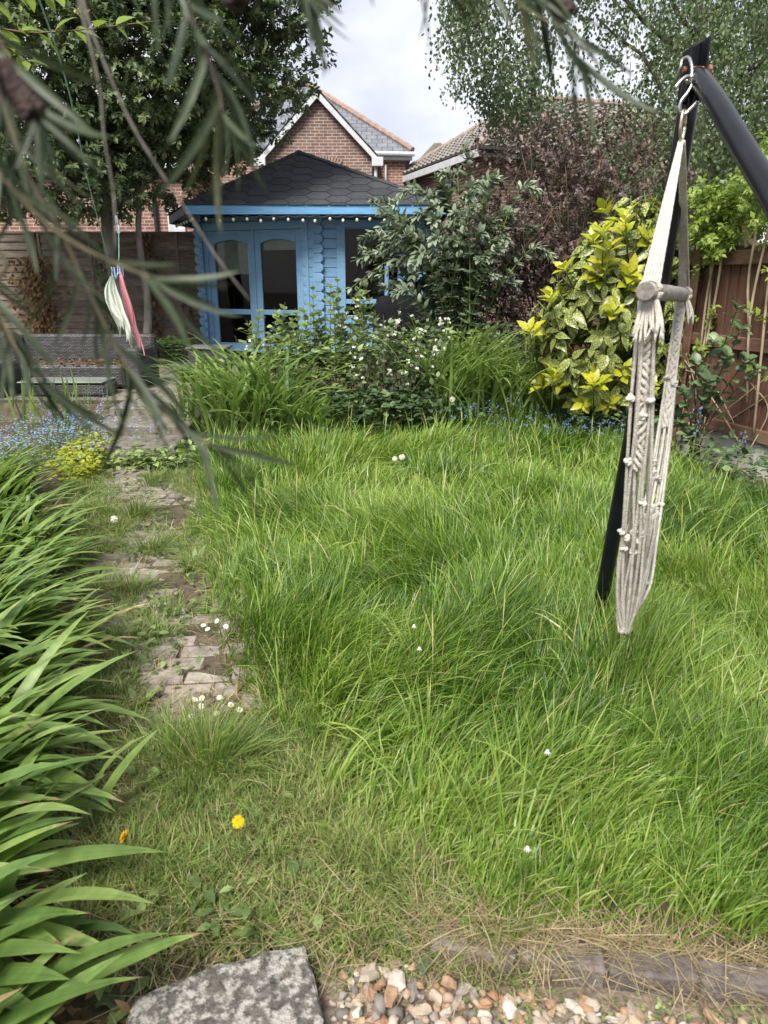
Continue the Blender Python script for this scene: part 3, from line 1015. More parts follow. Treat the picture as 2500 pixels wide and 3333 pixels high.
rosette('willowherb_plant', -1.12, 3.95, 16, .15, 'lance', 'currant_leaf', 'bright leafy weed with narrow leaves in the middle of the path', 'weed', .95, (.1, 1.1))
rosette('dock_plant', -.8, 2.24, 6, .12, 'ovate', 'currant_leaf', 'broad pale leaved dock seedling on bare paving', 'weed', .7, (.3, 1.0))
rosette('bramble_seedling', -.72, 1.42, 10, .085, 'ovate', 'bed_leaf', 'dark crinkled seedling under the nearest strap leaves', 'weed', .95, (.1, .9))
rosette('bramble_seedling', -.66, 1.33, 8, .07, 'ovate', 'bed_leaf', 'small dark seedling next to the lichened slab', 'weed', .95, (.1, .8))
rosette('plantain_plant', -.3, 1.43, 7, .075, 'ovate', 'bed_leaf', 'low plantain at the back edge of the lichened slab', 'weed', .9, (.1, .5))
rosette('plantain_plant', -.98, 2.5, 5, .11, 'lance', 'currant_leaf', 'thin upright plantain among dry stems beside the path', 'weed', 1.2, (.6, 1.2))

def weed_mass(name, mat, pts, size, kind='ovate', hmax=.12, tint=None, wide=1.0):
    g = G()
    pts = np.asarray(pts, float)
    n = len(pts)
    z = gz(pts[:, 0], pts[:, 1]) + hmax * rng.random(n) ** 1.3
    d = rand_dirs(n); d[:, 2] = np.abs(d[:, 2]) * .35
    add_leaves(g, kind, np.c_[pts, z], d, np.c_[rng.normal(0, .35, (n, 2)), np.ones(n)], size * rng.uniform(.6, 1.3, n), rng.random(n) if tint is None else tint, wide)
    return g.obj(name, mat, smooth=True, kind='stuff')
def blob(cx, cy, sx, sy, n):
    return np.stack([rng.normal(cx, sx, n), rng.normal(cy, sy, n)], -1)
weed_mass('clover_weeds', 'currant_leaf', np.vstack([blob(.3, 1.28, .06, .03, 170), blob(.6, 1.25, .1, .02, 90), blob(-.02, 1.36, .06, .02, 130), blob(.85, 1.25, .06, .02, 60),
          blob(-.75, 3.12, .12, .1, 120), blob(-.66, 2.42, .1, .09, 100)]), .010, 'round', .02)
weed_mass('step_weeds', 'currant_leaf', np.vstack([blob(-2.15, 6.32, .28, .12, 420), blob(-1.75, 6.5, .1, .15, 120)]), .085, 'toothed', .16, wide=.9)
weed_mass('golden_creeping_plant', 'lime_leaf', np.vstack([blob(-2.72, 6.35, .1, .22, 900), blob(-2.86, 6.85, .08, .25, 600), blob(-2.55, 5.95, .08, .14, 320)]), .04, 'round', .16)
weed_mass('moss_cushion', 'lime_leaf', np.vstack([blob(.55, 7.75, .2, .12, 260), blob(2.1, 7.4, .3, .1, 240), blob(-.55, 2.02, .1, .05, 120)]), .022, 'round', .02)
weed_mass('leaf_litter', 'dead_leaf', np.vstack([blob(-2.5, 8.5, .5, .25, 260), np.stack([rng.uniform(-1.1, -.55, 420), rng.uniform(1.1, 2.6, 420)], -1), np.stack([path_left(np.linspace(1.4, 5.5, 260)) - rng.uniform(0, .35, 260), np.linspace(1.4, 5.5, 260)], -1)]), .05, 'lance', .02)

weed_mass('mixed_weeds', 'currant_leaf', np.vstack([blob(-.66, 1.45, .1, .09, 70), blob(-.45, 1.5, .12, .08, 40), blob(-.35, 1.85, .15, .15, 70), blob(-.85, 2.0, .08, .2, 60), blob(-1.1, 2.9, .08, .3, 80)]), .05, 'toothed', .07, wide=.9)
weed_mass('yellow_weeds', 'currant_leaf', np.vstack([blob(-1.0, 2.75, .12, .2, 60), blob(-1.25, 3.3, .12, .25, 90), blob(-.9, 3.5, .1, .2, 60), blob(-1.7, 4.4, .2, .4, 160), blob(-2.0, 5.4, .2, .3, 140)]), .045, 'ovate', .08, wide=.8)

# ------------------------------------------------------------------ summerhouse
A_, B_, C_ = np.array([.66, 11.7]), np.array([-1.08, 11.7]), np.array([-2.95, 12.5])
D_, E_ = np.array([-2.95, 14.5]), np.array([.66, 14.5])
ZF, LH = .44, .14            # floor, log height
sh = thing('summerhouse', (-1.1, 12.2, ZF), 'blue wooden summerhouse with double glazed doors and dark hexagonal shingle roof', 'summerhouse')
def to_sh(V):
    return np.asarray(V, float) - np.array([-1.1, 12.2, ZF])

def log_piece(p, d, nrm, s0, s1, z0, z1, e0, e1, th=.045):
    """one wall log along d from s0 to s1; chamfered ends where e0 / e1"""
    c = .042
    P = []
    g_ = .003
    z0, z1 = z0 + g_, z1 - g_
    P += [(s0 + c, z0), (s1 - c, z0)] if (e0 and e1) else ([(s0 + c, z0), (s1, z0)] if e0 else ([(s0, z0), (s1 - c, z0)] if e1 else [(s0, z0), (s1, z0)]))
    if e1: P += [(s1, z0 + c), (s1, z1 - c), (s1 - c, z1)]
    else: P += [(s1, z1)]
    if e0: P += [(s0 + c, z1), (s0, z1 - c), (s0, z0 + c)]
    else: P += [(s0, z1)]
    V, F = plate(P, th, .007)
    W = p[None, :] + V[:, :1] * d[None] + V[:, 2:3] * nrm[None]
    return np.c_[W, V[:, 1]], F

def log_wall(p, q, openings, ext0=.17, ext1=.17, n=15, zsh=0.0):
    d = norm(q - p); L = float(np.linalg.norm(q - p))
    nrm = np.array([d[1], -d[0]])
    p0 = p - nrm * .02
    for k in range(n):
        z0 = ZF + k * LH + zsh; z1 = z0 + LH
        segs = [(-ext0, L + ext1, True, True)]
        for (a, b, za, zb) in openings:
            if z0 >= za - .02 and z1 <= zb + .02:
                ns = []
                for s0, s1, f0, f1 in segs:
                    if a > s0: ns.append((s0, a, f0, False))
                    if b < s1: ns.append((b, s1, False, f1))
                segs = ns
        for s0, s1, f0, f1 in segs:
            V, F = log_piece(p0, d, nrm, s0, s1, z0, z1, f0 and ext0 > 0, f1 and ext1 > 0)
            G().add(to_sh(V), F).obj('log', 'blue_paint', sh)
DOOR_W = 1.86
Ld = float(np.linalg.norm(B_ - C_))
dm = Ld / 2 - .02
door_open = (dm - DOOR_W / 2, dm + DOOR_W / 2, ZF, ZF + 1.96)
win_open = (.42, 1.36, ZF + .56, ZF + 1.96)
log_wall(C_, B_, [door_open])
log_wall(B_, A_, [win_open], zsh=LH / 2)
log_wall(D_, C_, [], zsh=LH / 2)
log_wall(A_, E_, [])
log_wall(E_, D_, [], zsh=LH / 2)
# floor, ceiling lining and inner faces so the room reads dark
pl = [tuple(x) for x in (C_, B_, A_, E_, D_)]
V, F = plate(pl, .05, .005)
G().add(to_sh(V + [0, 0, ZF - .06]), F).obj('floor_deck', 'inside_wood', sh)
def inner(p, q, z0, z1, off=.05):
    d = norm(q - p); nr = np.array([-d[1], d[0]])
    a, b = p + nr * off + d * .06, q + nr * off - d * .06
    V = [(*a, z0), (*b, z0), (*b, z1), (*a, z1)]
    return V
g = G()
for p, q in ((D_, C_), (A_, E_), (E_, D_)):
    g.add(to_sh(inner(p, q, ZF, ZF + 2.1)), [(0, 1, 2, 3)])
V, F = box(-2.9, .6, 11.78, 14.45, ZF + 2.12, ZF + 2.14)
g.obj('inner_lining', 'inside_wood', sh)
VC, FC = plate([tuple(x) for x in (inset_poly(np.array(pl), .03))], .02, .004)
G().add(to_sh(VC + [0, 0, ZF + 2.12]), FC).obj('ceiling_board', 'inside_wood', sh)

def frame_local(p, q, out=.0):
    """matrix: local x along p->q, z up, -y towards the viewer"""
    d = norm(q - p); nrm = np.array([d[1], -d[0]])
    o = to_sh(np.array([[*(p + nrm * out), ZF]]))[0]
    return Matrix(((d[0], -nrm[0], 0, o[0]), (d[1], -nrm[1], 0, o[1]), (0, 0, 1, o[2]), (0, 0, 0, 1)))
MD = frame_local(C_, B_, .02)
MW = frame_local(B_, A_, .02)
def sub(name, g, mat, parent, m4=None, **k):
    return link(name, g.mesh(name, mat), parent, m4, **k)

# door frame and two leaves with arched upper panes
a0, a1 = door_open[0], door_open[1]
g = G()
for x0, x1 in ((a0 - .05, a0 + .06), (a1 - .06, a1 + .05)):
    g.add(*cbox(x0, x1, -.05, .05, 0, 1.9, .006))
g.add(*cbox(a0 - .05, a1 + .05, -.055, .05, 1.9, 2.02, .006))
sub('door_frame', g, 'blue_paint', sh, MD)
lw = (a1 - a0 - .12 - .01) / 2
def arch_rail(x0, x1, z0, z1, rise):
    """top rail whose lower edge is arched"""
    n = 10
    P = [(x0, z1)] + [(x0 + (x1 - x0) * i / n, z0 + rise * math.sin(math.pi * i / n) ** .8) for i in range(n + 1)] + [(x1, z1)]
    V = [(x, -.03, z) for x, z in P] + [(x, .02, z) for x, z in P]
    m = len(P)
    F = []
    for i in range(1, m - 2):
        a, b = i, i + 1
        F.append((a, b, m + b, m + a))
    # faces as quads strip between the arc and the straight top edge
    V2, F2 = [], []
    for i in range(n + 1):
        x, z = P[1 + i]
        for y in (-.03, .02):
            V2 += [(x, y, z), (x, y, z1)]
    for i in range(n):
        b = i * 4
        F2 += [(b, b + 4, b + 5, b + 1), (b + 2, b + 3, b + 7, b + 6), (b, b + 2, b + 6, b + 4), (b + 1, b + 5, b + 7, b + 3)]
    return V2, F2
for k in range(2):
    x0 = a0 + .06 + k * (lw + .01)
    x1 = x0 + lw
    st = .115
    g = G()
    g.add(*cbox(x0, x0 + st, -.03, .02, .02, 1.895, .005))
    g.add(*cbox(x1 - st, x1, -.03, .02, .02, 1.895, .005))
    g.add(*cbox(x0 + st, x1 - st, -.028, .018, .02, .16, .004))
    g.add(*cbox(x0 + st, x1 - st, -.028, .018, .62, .70, .004))
    g.add(*arch_rail(x0 + st, x1 - st, 1.70, 1.893, .06))
    dr = sub('door', g, 'blue_paint', sh, MD)
    for z0, z1 in ((.16, .62), (.70, 1.76)):
        g = G(); g.add([(x0 + st - .005, 0, z0 - .003), (x1 - st + .005, 0, z0 - .003), (x1 - st + .005, 0, z1 + .003), (x0 + st - .005, 0, z1 + .003)], [(0, 1, 2, 3)])
        sub('pane', g, 'window_glass', dr)
    g = G()
    hx = x0 + .01 if k == 0 else x1 - .01
    for z in (.3, 1.5):
        g.add(*cbox(hx - .014, hx + .014, -.042, -.029, z, z + .1, .003))
    sub('hinge', g, 'blue_fascia', dr)
g = G(); g.add(*cbox(a0 + .06 + lw - .012, a0 + .06 + lw + .022, -.047, -.028, .02, 1.9, .004))
sub('cover_strip', g, 'blue_paint', sh, MD)
# roller blinds behind the door glass
for k, (zz, lab) in enumerate(((1.26, 'pale blind pulled half way down'), (1.62, 'pale blind rolled almost fully up'))):
    x0 = a0 + .06 + k * (lw + .01) + .12
    g = G(); g.add(*box(x0, x0 + lw - .24, .06, .064, zz, 1.8)); g.add(*cbox(x0, x0 + lw - .24, .055, .07, zz - .02, zz, .003))
    sub('roller_blind', g, 'blind_fabric', sh, MD, label=lab)
# window
w0, w1, wz0, wz1 = win_open[0], win_open[1], .56, 1.96
wf = G()
for x0, x1 in ((w0 - .06, w0 + .07), (w1 - .07, w1 + .06)):
    wf.add(*cbox(x0, x1, -.05, .04, wz0 - .06, wz1 + .06, .006))
wf.add(*cbox(w0 + .07, w1 - .07, -.048, .04, wz1 - .05, wz1 + .06, .005))
wf.add(*cbox(w0 + .07, w1 - .07, -.048, .04, wz0 - .06, wz0 + .04, .005))
wf.add(*cbox(w0 + .07, w1 - .07, -.043, .03, .80, .87, .004))
wf.add(*cbox(w1 - .27, w1 - .21, -.043, .03, .87, wz1 - .05, .004))
wfo = sub('window_frame', wf, 'blue_paint', sh, MW)
for x0, x1, z0, z1 in ((w0 + .06, w1 - .27, .865, wz1 - .045), (w1 - .21, w1 - .06, .865, wz1 - .045), (w0 + .06, w1 - .06, wz0 + .035, .805)):
    g = G(); g.add([(x0, 0, z0), (x1, 0, z0), (x1, 0, z1), (x0, 0, z1)], [(0, 1, 2, 3)])
    sub('pane', g, 'window_glass', wfo)

# roof: five eave corners and the apex
ZE = 2.63
EV = [np.array(p, float) for p in ((-2.86, 11.2, ZE), (.93, 11.2, ZE), (1.0, 14.95, ZE), (-3.45, 14.95, ZE), (-3.63, 13.1, ZE))]
AP = np.array((-1.38, 12.9, 3.57))
g = G()
for i in range(5):
    g.add([EV[i], EV[(i + 1) % 5], AP], [(0, 1, 2)])
V = [tuple(p - [0, 0, .02]) for p in EV]
g.add(V, [(4, 3, 2, 1, 0)])
g.v = [to_sh(v) for v in g.v]
roof = g.obj('roof', 'roof_gap', sh)
def shingle_face(P, Q):
    u = norm(Q - P); Lb = np.linalg.norm(Q - P)
    nr = norm(np.cross(u, AP - P)); v = np.cross(nr, u)
    ax, ay = np.dot(AP - P, u), np.dot(AP - P, v)
    tri = [(-.012, -.03), (Lb + .012, -.03), (ax, ay)]
    a, b = .2, .125
    mat4 = np.eye(4); mat4[:3, 0] = u; mat4[:3, 1] = v; mat4[:3, 2] = nr
    j = 0
    cx = -.2
    col = 0
    while cx < Lb + .4:
        cy = -.1 + (b if col % 2 else 0)
        while cy < ay + .2:
            hexa = [(cx + a * .972, cy), (cx + a * .49, cy + b * .955), (cx - a * .49, cy + b * .955), (cx - a * .972, cy), (cx - a * .49, cy - b * .955), (cx + a * .49, cy - b * .955)]
            pg_ = hexa
            for e_ in range(3):
                if len(pg_) >= 3:
                    pg_ = clip_poly(pg_, tri[e_], tri[(e_ + 1) % 3])
            if len(pg_) >= 3:
                # drop near-duplicate corners
                q = [pg_[k] for k in range(len(pg_)) if math.hypot(pg_[k][0] - pg_[k - 1][0], pg_[k][1] - pg_[k - 1][1]) > .012]
                ar = .5 * sum(q[k - 1][0] * q[k][1] - q[k][0] * q[k - 1][1] for k in range(len(q))) if len(q) >= 3 else 0
                if ar > .002:
                    h = .006 + .002 * rng.random()
                    V_, F_ = plate(q, h, .0035)
                    V_[:, 2] += (V_[:, 1] - cy) * -.012 + .004
                    m4 = mat4.copy(); m4[:3, 3] = P + nr * .001
                    G().add(to_sh(xform(V_, mat=m4)), F_).obj('shingle', 'roof_felt', roof)
            cy += 2 * b
        cx += 1.5 * a
        col += 1
shingle_face(EV[0], EV[1])
shingle_face(EV[1], EV[2])
shingle_face(EV[4], EV[0])
# hip caps
for i in (0, 1, 2, 3, 4):
    p = EV[i]; d = AP - p; Lh = np.linalg.norm(d); d = d / Lh
    sd = norm(np.cross(d, [0, 0, 1]))
    n = 9
    for k in range(n):
        s0, s1 = Lh * k / n - .02, Lh * (k + 1) / n + .012
        V = []
        for s, dz in ((s0, .014), (s1, .006)):
            c = p + d * s
            V += [c + sd * .075 - [0, 0, .012 - dz], c + [0, 0, .018 + dz], c - sd * .075 - [0, 0, .012 - dz]]
        V = np.array(V)
        V = np.vstack([V, V - [0, 0, .006]])
        F = [(0, 1, 4, 3), (1, 2, 5, 4), (6, 9, 10, 7), (7, 10, 11, 8), (0, 6, 7, 1), (1, 7, 8, 2), (3, 4, 10, 9), (4, 5, 11, 10), (0, 3, 9, 6), (2, 8, 11, 5)]
        if i in (0, 1):
            G().add(to_sh(V), F).obj('hip_cap', 'roof_felt', roof)
        else:
            roof_extra = G().add(to_sh(V), F).obj('hip_cap', 'roof_felt', roof)
# fascia boards
for i in range(5):
    p, q = EV[i], EV[(i + 1) % 5]
    d = norm(q - p); nr = np.array([d[1], -d[0], 0])
    V, F = cbox(0, np.linalg.norm(q - p), -.012, .012, -.135, -.012, .004)
    m4 = np.eye(4); m4[:3, 0] = d; m4[:3, 1] = -nr; m4[:3, 2] = (0, 0, 1); m4[:3, 3] = p - nr * .004
    G().add(to_sh(xform(V, mat=m4)), F).obj('fascia', 'blue_fascia' if i == 0 else 'shaded_weathered_fascia', sh)
# soffit boards under the overhang
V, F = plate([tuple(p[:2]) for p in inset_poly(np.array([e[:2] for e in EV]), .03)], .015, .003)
G().add(to_sh(V + [0, 0, ZE - .05]), F).obj('soffit', 'shaded_weathered_fascia', sh)

# string of festoon bulbs under the eaves
sl = thing('string_lights', (-1.1, 11.2, ZE - .15), 'string of small cream bulbs hanging under the blue fascia of the summerhouse', 'string lights')
org = np.array([-1.1, 11.2, ZE - .15])
xs = np.linspace(-2.78, .8, 19)
path = []
for a_, b_ in zip(xs[:-1], xs[1:]):
    for t_ in (0, .5):
        path.append((a_ + (b_ - a_) * t_, 11.21, ZE - .15 - (.022 if t_ else 0)))
path.append((xs[-1], 11.21, ZE - .15))
left = [np.array((-2.8, 11.22, ZE - .15)) + (np.array((-3.58, 13.05, ZE - .15)) - np.array((-2.8, 11.22, ZE - .15))) * t_ + np.array([.03, 0, -.04 * (k % 2)]) for k, t_ in enumerate(np.linspace(.02, .9, 14))]
V, F = tube(np.array(left[::-1] + path) - org, .004, 5)
G().add(V, F).obj('cable', 'black_plastic', sl)
bv, bf = sph((0, 0, -.042), .021, 8, 6, (1, 1, 1.25))
bm = G().add(bv, bf).mesh('bulb', 'bulb_glass', True)
V, F = tube([(0, 0, .0), (0, 0, -.028)], .012, 6)
hm = G().add(V, F).mesh('bulb_holder', 'black_plastic')
for q in [np.array((x, 11.21 + rng.normal(0, .004), ZE - .152 - rng.uniform(0, .03))) for x in xs[1:-1]] + left[::2]:
    b_ = link('bulb', bm, sl, Matrix.Translation(q - org) @ Matrix.Rotation(rng.normal(0, .2), 4, 'Y'))
    link('bulb_holder', hm, b_)

# bag behind the door glass and a covered barbecue before the window
def blanket(name, pos, size, label, cat, mat, seed, n=10, sag=.05, rz=0):
    """rounded, slightly rumpled block"""
    r_ = np.random.default_rng(seed)
    V, F = sph((0, 0, 0), 1, 18, 12)
    p = 8
    q = V / np.power(np.sum(np.abs(V) ** p, 1, keepdims=True), 1 / p)
    q[:, 2] = (q[:, 2] + 1) / 2
    flare = 1 + .08 * (1 - q[:, 2])
    ang = np.arctan2(q[:, 1], q[:, 0])
    wr = 1 + sag * np.sin(ang * 7 + q[:, 2] * 3) * (1 - q[:, 2] * .7) + r_.normal(0, sag * .12, len(q))
    q[:, :2] *= (flare * wr)[:, None]
    o = G().add(q * np.array([size[0] / 2, size[1] / 2, size[2]]), F).obj(name, mat, smooth=True, label=label, cat=cat)
    o.location = pos
    o.rotation_euler = (0, 0, rz)
    return o
bq = blanket('covered_barbecue', (.28, 11.05, .3), (.84, .55, 1.08), 'barbecue under a black fabric cover standing before the summerhouse window', 'barbecue', 'dark_cover', 3)
bag = thing('holdall_bag', (-1.66, 12.28, ZF), 'blue grey fabric bag standing inside behind the right glass door', 'bag')
o = blanket('bag_body', (0, 0, .0), (.46, .26, .46), None, None, 'bag_fabric', 5, sag=.07)
o.parent = bag
V, F = tube(smooth_path([(-.14, -.14, .26), (-.1, -.2, .5), (0, -.19, .57), (.1, -.2, .5), (.14, -.14, .26)], 5), .018, 6)
G().add(V, F).obj('strap', 'bag_fabric', bag, True)
V, F = cbox(-.22, .22, -.15, -.125, .34, .38, .006)
G().add(V, F).obj('flap', 'bag_fabric', bag)
st = thing('wooden_stool', (-1.3, 12.6, ZF), 'low brown wooden stool inside the summerhouse beside the bag', 'stool')
G().add(*cbox(-.2, .2, -.15, .15, .25, .29, .008)).obj('seat', 'vine_wood', st)
for sx in (-.16, .16):
    for sy in (-.11, .11):
        G().add(*cbox(sx - .018, sx + .018, sy - .018, sy + .018, 0, .25, .004)).obj('leg', 'vine_wood', st)

# ------------------------------------------------------------------ fences
def lap_fence():
    Y, x0, x1 = 12.95, -7.6, -3.08
    t = thing('lap_fence', (-5, Y, .3), 'weathered brown overlapped board fence beside the summerhouse', 'fence')
    posts = [-7.5, -5.9, -4.02]
    for x in posts:
        G().add(*xform_g(cbox(x - .05, x + .05, Y - .06, Y + .05, .2, 2.36, .008), (-5, Y, .3))).obj('post', 'fence_post', t)
    spans = [(-7.45, -5.95), (-5.85, -4.07), (-3.97, -3.02)]
    for a, b in spans:
        top = 2.33
        n = 17
        hgt = (top - .34) / n
        for k in range(n):
            z0 = .34 + k * hgt
            V, F = cbox(a, b, -.006, .006, z0 - .018, z0 + hgt + .004, .003)
            # wavy waney edge, tilted so each board laps the one below
            V = np.array(V)
            V[:, 1] += np.where(V[:, 2] < z0 + .03, -.02, .004)
            sg = rng.normal(0, .007)
            V[:, 2] += np.where(V[:, 2] < z0 + .03, sg, sg * .3) + (V[:, 0] - a) / (b - a) * rng.normal(0, .006)
            G().add(V + np.array([5, -.012, -.3]), F).obj('board', 'weathered_board', t)
        G().add(*xform_g(cbox(a, b, Y - .035, Y + .03, top, top + .035, .006), (-5, Y, .3))).obj('capping_rail', 'weathered_board', t)
        for xb in ((a + b) / 2, a + .04, b - .04):
            G().add(*xform_g(cbox(xb - .02, xb + .02, Y - .05, Y - .033, .34, top, .004), (-5, Y, .3))).obj('batten', 'weathered_board', t)
def xform_g(vf, org):
    return np.asarray(vf[0]) - np.asarray(org), vf[1]
lap_fence()

def red_fence():
    p, q = np.array([2.18, 9.6]), np.array([3.75, 4.2])
    d = norm(q - p); L = float(np.linalg.norm(q - p)); nr = np.array([d[1], -d[0]])   # nr points to the garden (left)
    if nr[0] > 0: nr = -nr
    m4 = Matrix(((d[0], -nr[0], 0, p[0]), (d[1], -nr[1], 0, p[1]), (0, 0, 1, 0), (0, 0, 0, 1)))
    t = thing('board_fence', (p[0], p[1], 0), 'red brown vertical board fence on a concrete base behind the shrubs', 'fence')
    t.matrix_world = m4
    wb = .118
    n = int(L / wb)
    for k in range(n):
        x = k * wb
        V, F = cbox(x, x + wb + .012, -.008, .008, .26, 1.80 + rng.normal(0, .004), .003)
        V = np.array(V); V[:, 1] += np.where(V[:, 0] > x + wb * .5, -.011, .004) 
        G().add(V, F).obj('board', 'red_board', t)
    for z0, z1, dp in ((1.72, 1.84, .05), (1.02, 1.13, .042), (.28, .39, .042)):
        G().add(*cbox(0, L, -.028 - dp, -.026, z0, z1, .006)).obj('rail', 'red_rail', t)
    G().add(*cbox(0, L, -.05, .045, 1.842, 1.875, .006)).obj('capping_rail', 'red_rail', t)
    for k in range(3):
        x = .9 + k * 1.83
        G().add(*cbox(x - .05, x + .05, -.1, -.078, .05, 1.9, .006)).obj('post', 'red_rail', t)
        G().add(*cbox(max(x - 1.78, 0), x - .052, -.03, .03, -.12, .255, .01)).obj('gravel_board', 'concrete_board', t)
    G().add(*cbox(.9 + 3.66 + .052, L, -.03, .03, -.12, .255, .01)).obj('gravel_board', 'concrete_board', t)
    return p, d, nr
FP, FD, FN = red_fence()
def on_fence(s, out, z):
    """point at s metres along the red fence, out metres to the garden side"""
    return np.array([FP[0] + FD[0] * s + FN[0] * out, FP[1] + FD[1] * s + FN[1] * out, z])

# ------------------------------------------------------------------ houses behind
def rel(vf, o):
    return np.asarray(vf[0], float) - np.asarray(o, float), vf[1]
def gable_house():
    O = (-1.7, 22.0, 0)
    t = thing('brick_gable_house', O, 'brown brick house with white trimmed gable rising above the summerhouse', 'house')
    x0, x1, xa, ze, za = -3.12, -.32, -1.72, 4.86, 6.22
    V = [(x0, 21, 0), (x1, 21, 0), (x1, 21, ze), (xa, 21, za), (x0, 21, ze), (x0, 23, 0), (x1, 23, 0), (x1, 23, ze), (xa, 23, za), (x0, 23, ze)]
    F = [(0, 1, 2, 3, 4), (1, 6, 7, 2), (5, 0, 4, 9)]
    G().add(*rel((V, F), O)).obj('gable_wall', 'house_brick', t)
    # main body and its hipped slate roof
    V, F = box(-5.7, .62, 22.6, 28.4, 0, 5.0)
    G().add(*rel((V, F), O)).obj('wall', 'red_brick', t)
    ex0, ex1, ey0, ey1, ez = -5.9, .8, 22.4, 28.6, 5.04
    r0, r1 = np.array((-2.75, 25.5, 7.35)), np.array((-2.35, 25.5, 7.35))
    C = [np.array(c) for c in ((ex0, ey0, ez), (ex1, ey0, ez), (ex1, ey1, ez), (ex0, ey1, ez))]
    def sheet(name, P, mat, par, th=.03):
        P = np.array(P, float)
        # local frame with x along the eave so that the slates run level
        u = norm(P[1] - P[0]); n_ = norm(np.cross(P[1] - P[0], P[-1] - P[0])); v = np.cross(n_, u)
        m = np.eye(4); m[:3, 0] = u; m[:3, 1] = v; m[:3, 2] = n_; m[:3, 3] = P[0] - np.array(O)
        L = (P - P[0]) @ np.stack([u, v, n_], 1)
        k = len(P)
        V = np.vstack([L, L - [0, 0, th]])
        F = [tuple(range(k)), tuple(range(k, 2 * k))[::-1]] + [(i, k + i, k + (i + 1) % k, (i + 1) % k) for i in range(k)]
        return link(name, G().add(V, F).mesh(name, mat), par, Matrix([list(r) for r in m]))
    sheet('roof', [C[0], C[1], r1, r0], 'slate', t)
    sheet('roof', [C[1], C[2], r1], 'slate', t)
    sheet('roof', [C[3], C[0], r0], 'slate', t)
    for p, q in ((C[1], r1), (C[0], r0), (r0, r1)):
        n = max(2, int(np.linalg.norm(q - p) / .33))
        for i in range(n):
            a, b = p + (q - p) * i / n, p + (q - p) * ((i + 1) / n)
            V, F = tube([a + (0, 0, .03), b + (0, 0, .05)], .085, 8)
            G().add(*rel((V, F), O)).obj('ridge_tile', 'ridge_tile', t)
    # gable roof slopes, barge boards, gutter, downpipes
    for s, xe in ((-1, x0), (1, x1)):
        e = np.array((xe + s * .22, 20.82, ze - .2)); a = np.array((xa, 20.82, za + .07))
        e2, a2 = e + (0, 3.3, 0), a + (0, 3.9, 0)
        sheet('roof', [e, e2, a2, a] if s > 0 else [e2, e, a, a2], 'slate', t, .05)
        d = norm(a - e); nn = np.array((-d[2] * 1, 0, d[0])) * (1 if d[0] > 0 else -1)
        dn = np.array((0, 0, -.25))
        V = [e + (0, .0, -.03), a + (0, 0, -.03), a + dn, e + dn * .9, e + (0, .045, -.03), a + (0, .045, -.03), a + dn + (0, .045, 0), e + dn * .9 + (0, .045, 0)]
        F = [(0, 1, 2, 3), (7, 6, 5, 4), (0, 4, 5, 1), (1, 5, 6, 2), (2, 6, 7, 3), (3, 7, 4, 0)]
        G().add(*rel((np.array(V), F), O)).obj('barge_board', 'white_paint', t)
    for s, xe in ((-1, x0), (1, x1)):
        V, F = cbox(min(xe, xe + s * .3), max(xe, xe + s * .3), 20.8, 21.0, ze - .42, ze - .2, .01)
        G().add(*rel((V, F), O)).obj('eave_box', 'white_paint', t)
    V, F = tube([(-.3, 22.36, 4.98), (.86, 22.36, 4.96)], .06, 8); G().add(*rel((V, F), O)).obj('gutter', 'white_paint', t)
    V, F = cbox(-.3, .8, 22.42, 22.6, 4.82, 4.96, .01); G().add(*rel((V, F), O)).obj('fascia', 'white_paint', t)
    for x, y, z1 in ((-.22, 20.94, 4.5), (-3.2, 20.94, 4.6), (.05, 22.52, 4.7)):
        V, F = tube([(x, y, 1), (x, y, z1)], .045 if x < 0 else .03, 8); G().add(*rel((V, F), O)).obj('downpipe', 'white_paint', t)
    g = G()
    for i in range(15):
        a = (i - 7) * .062
        V, F = cbox(-.029, .029, -.03, .012, 0, .215, .004)
        c, s_ = math.cos(-a), math.sin(-a)
        V = np.stack([V[:, 0] * c - (V[:, 2] + 1.1) * s_ * 1, V[:, 1], V[:, 0] * s_ + (V[:, 2] + 1.1) * c - 1.1], -1)
        g.add(V + np.array([-1.68, 20.995, 4.52]), F)
    g.v = [v - np.array(O) for v in g.v]
    g.obj('window_arch', 'ridge_tile', t)
    V, F = box(-2.2, -1.16, 20.98, 21.01, 3.2, 4.55)
    G().add(*rel((V, F), O)).obj('window', 'white_paint', t)
    dish = thing('satellite_dish', (.74, 22.5, 4.35), 'small grey satellite dish on the house corner under the white gutter', 'dish')
    V, F = sph((0, 0, 0), .26, 12, 8, (.28, 1, 1)); G().add(V, F).obj('dish_bowl', 'dish_metal', dish, True)
    V, F = tube([(-.12, 0, -.1), (0, 0, -.1)], .02, 6); G().add(V, F).obj('bracket', 'dish_metal', dish)
gable_house()

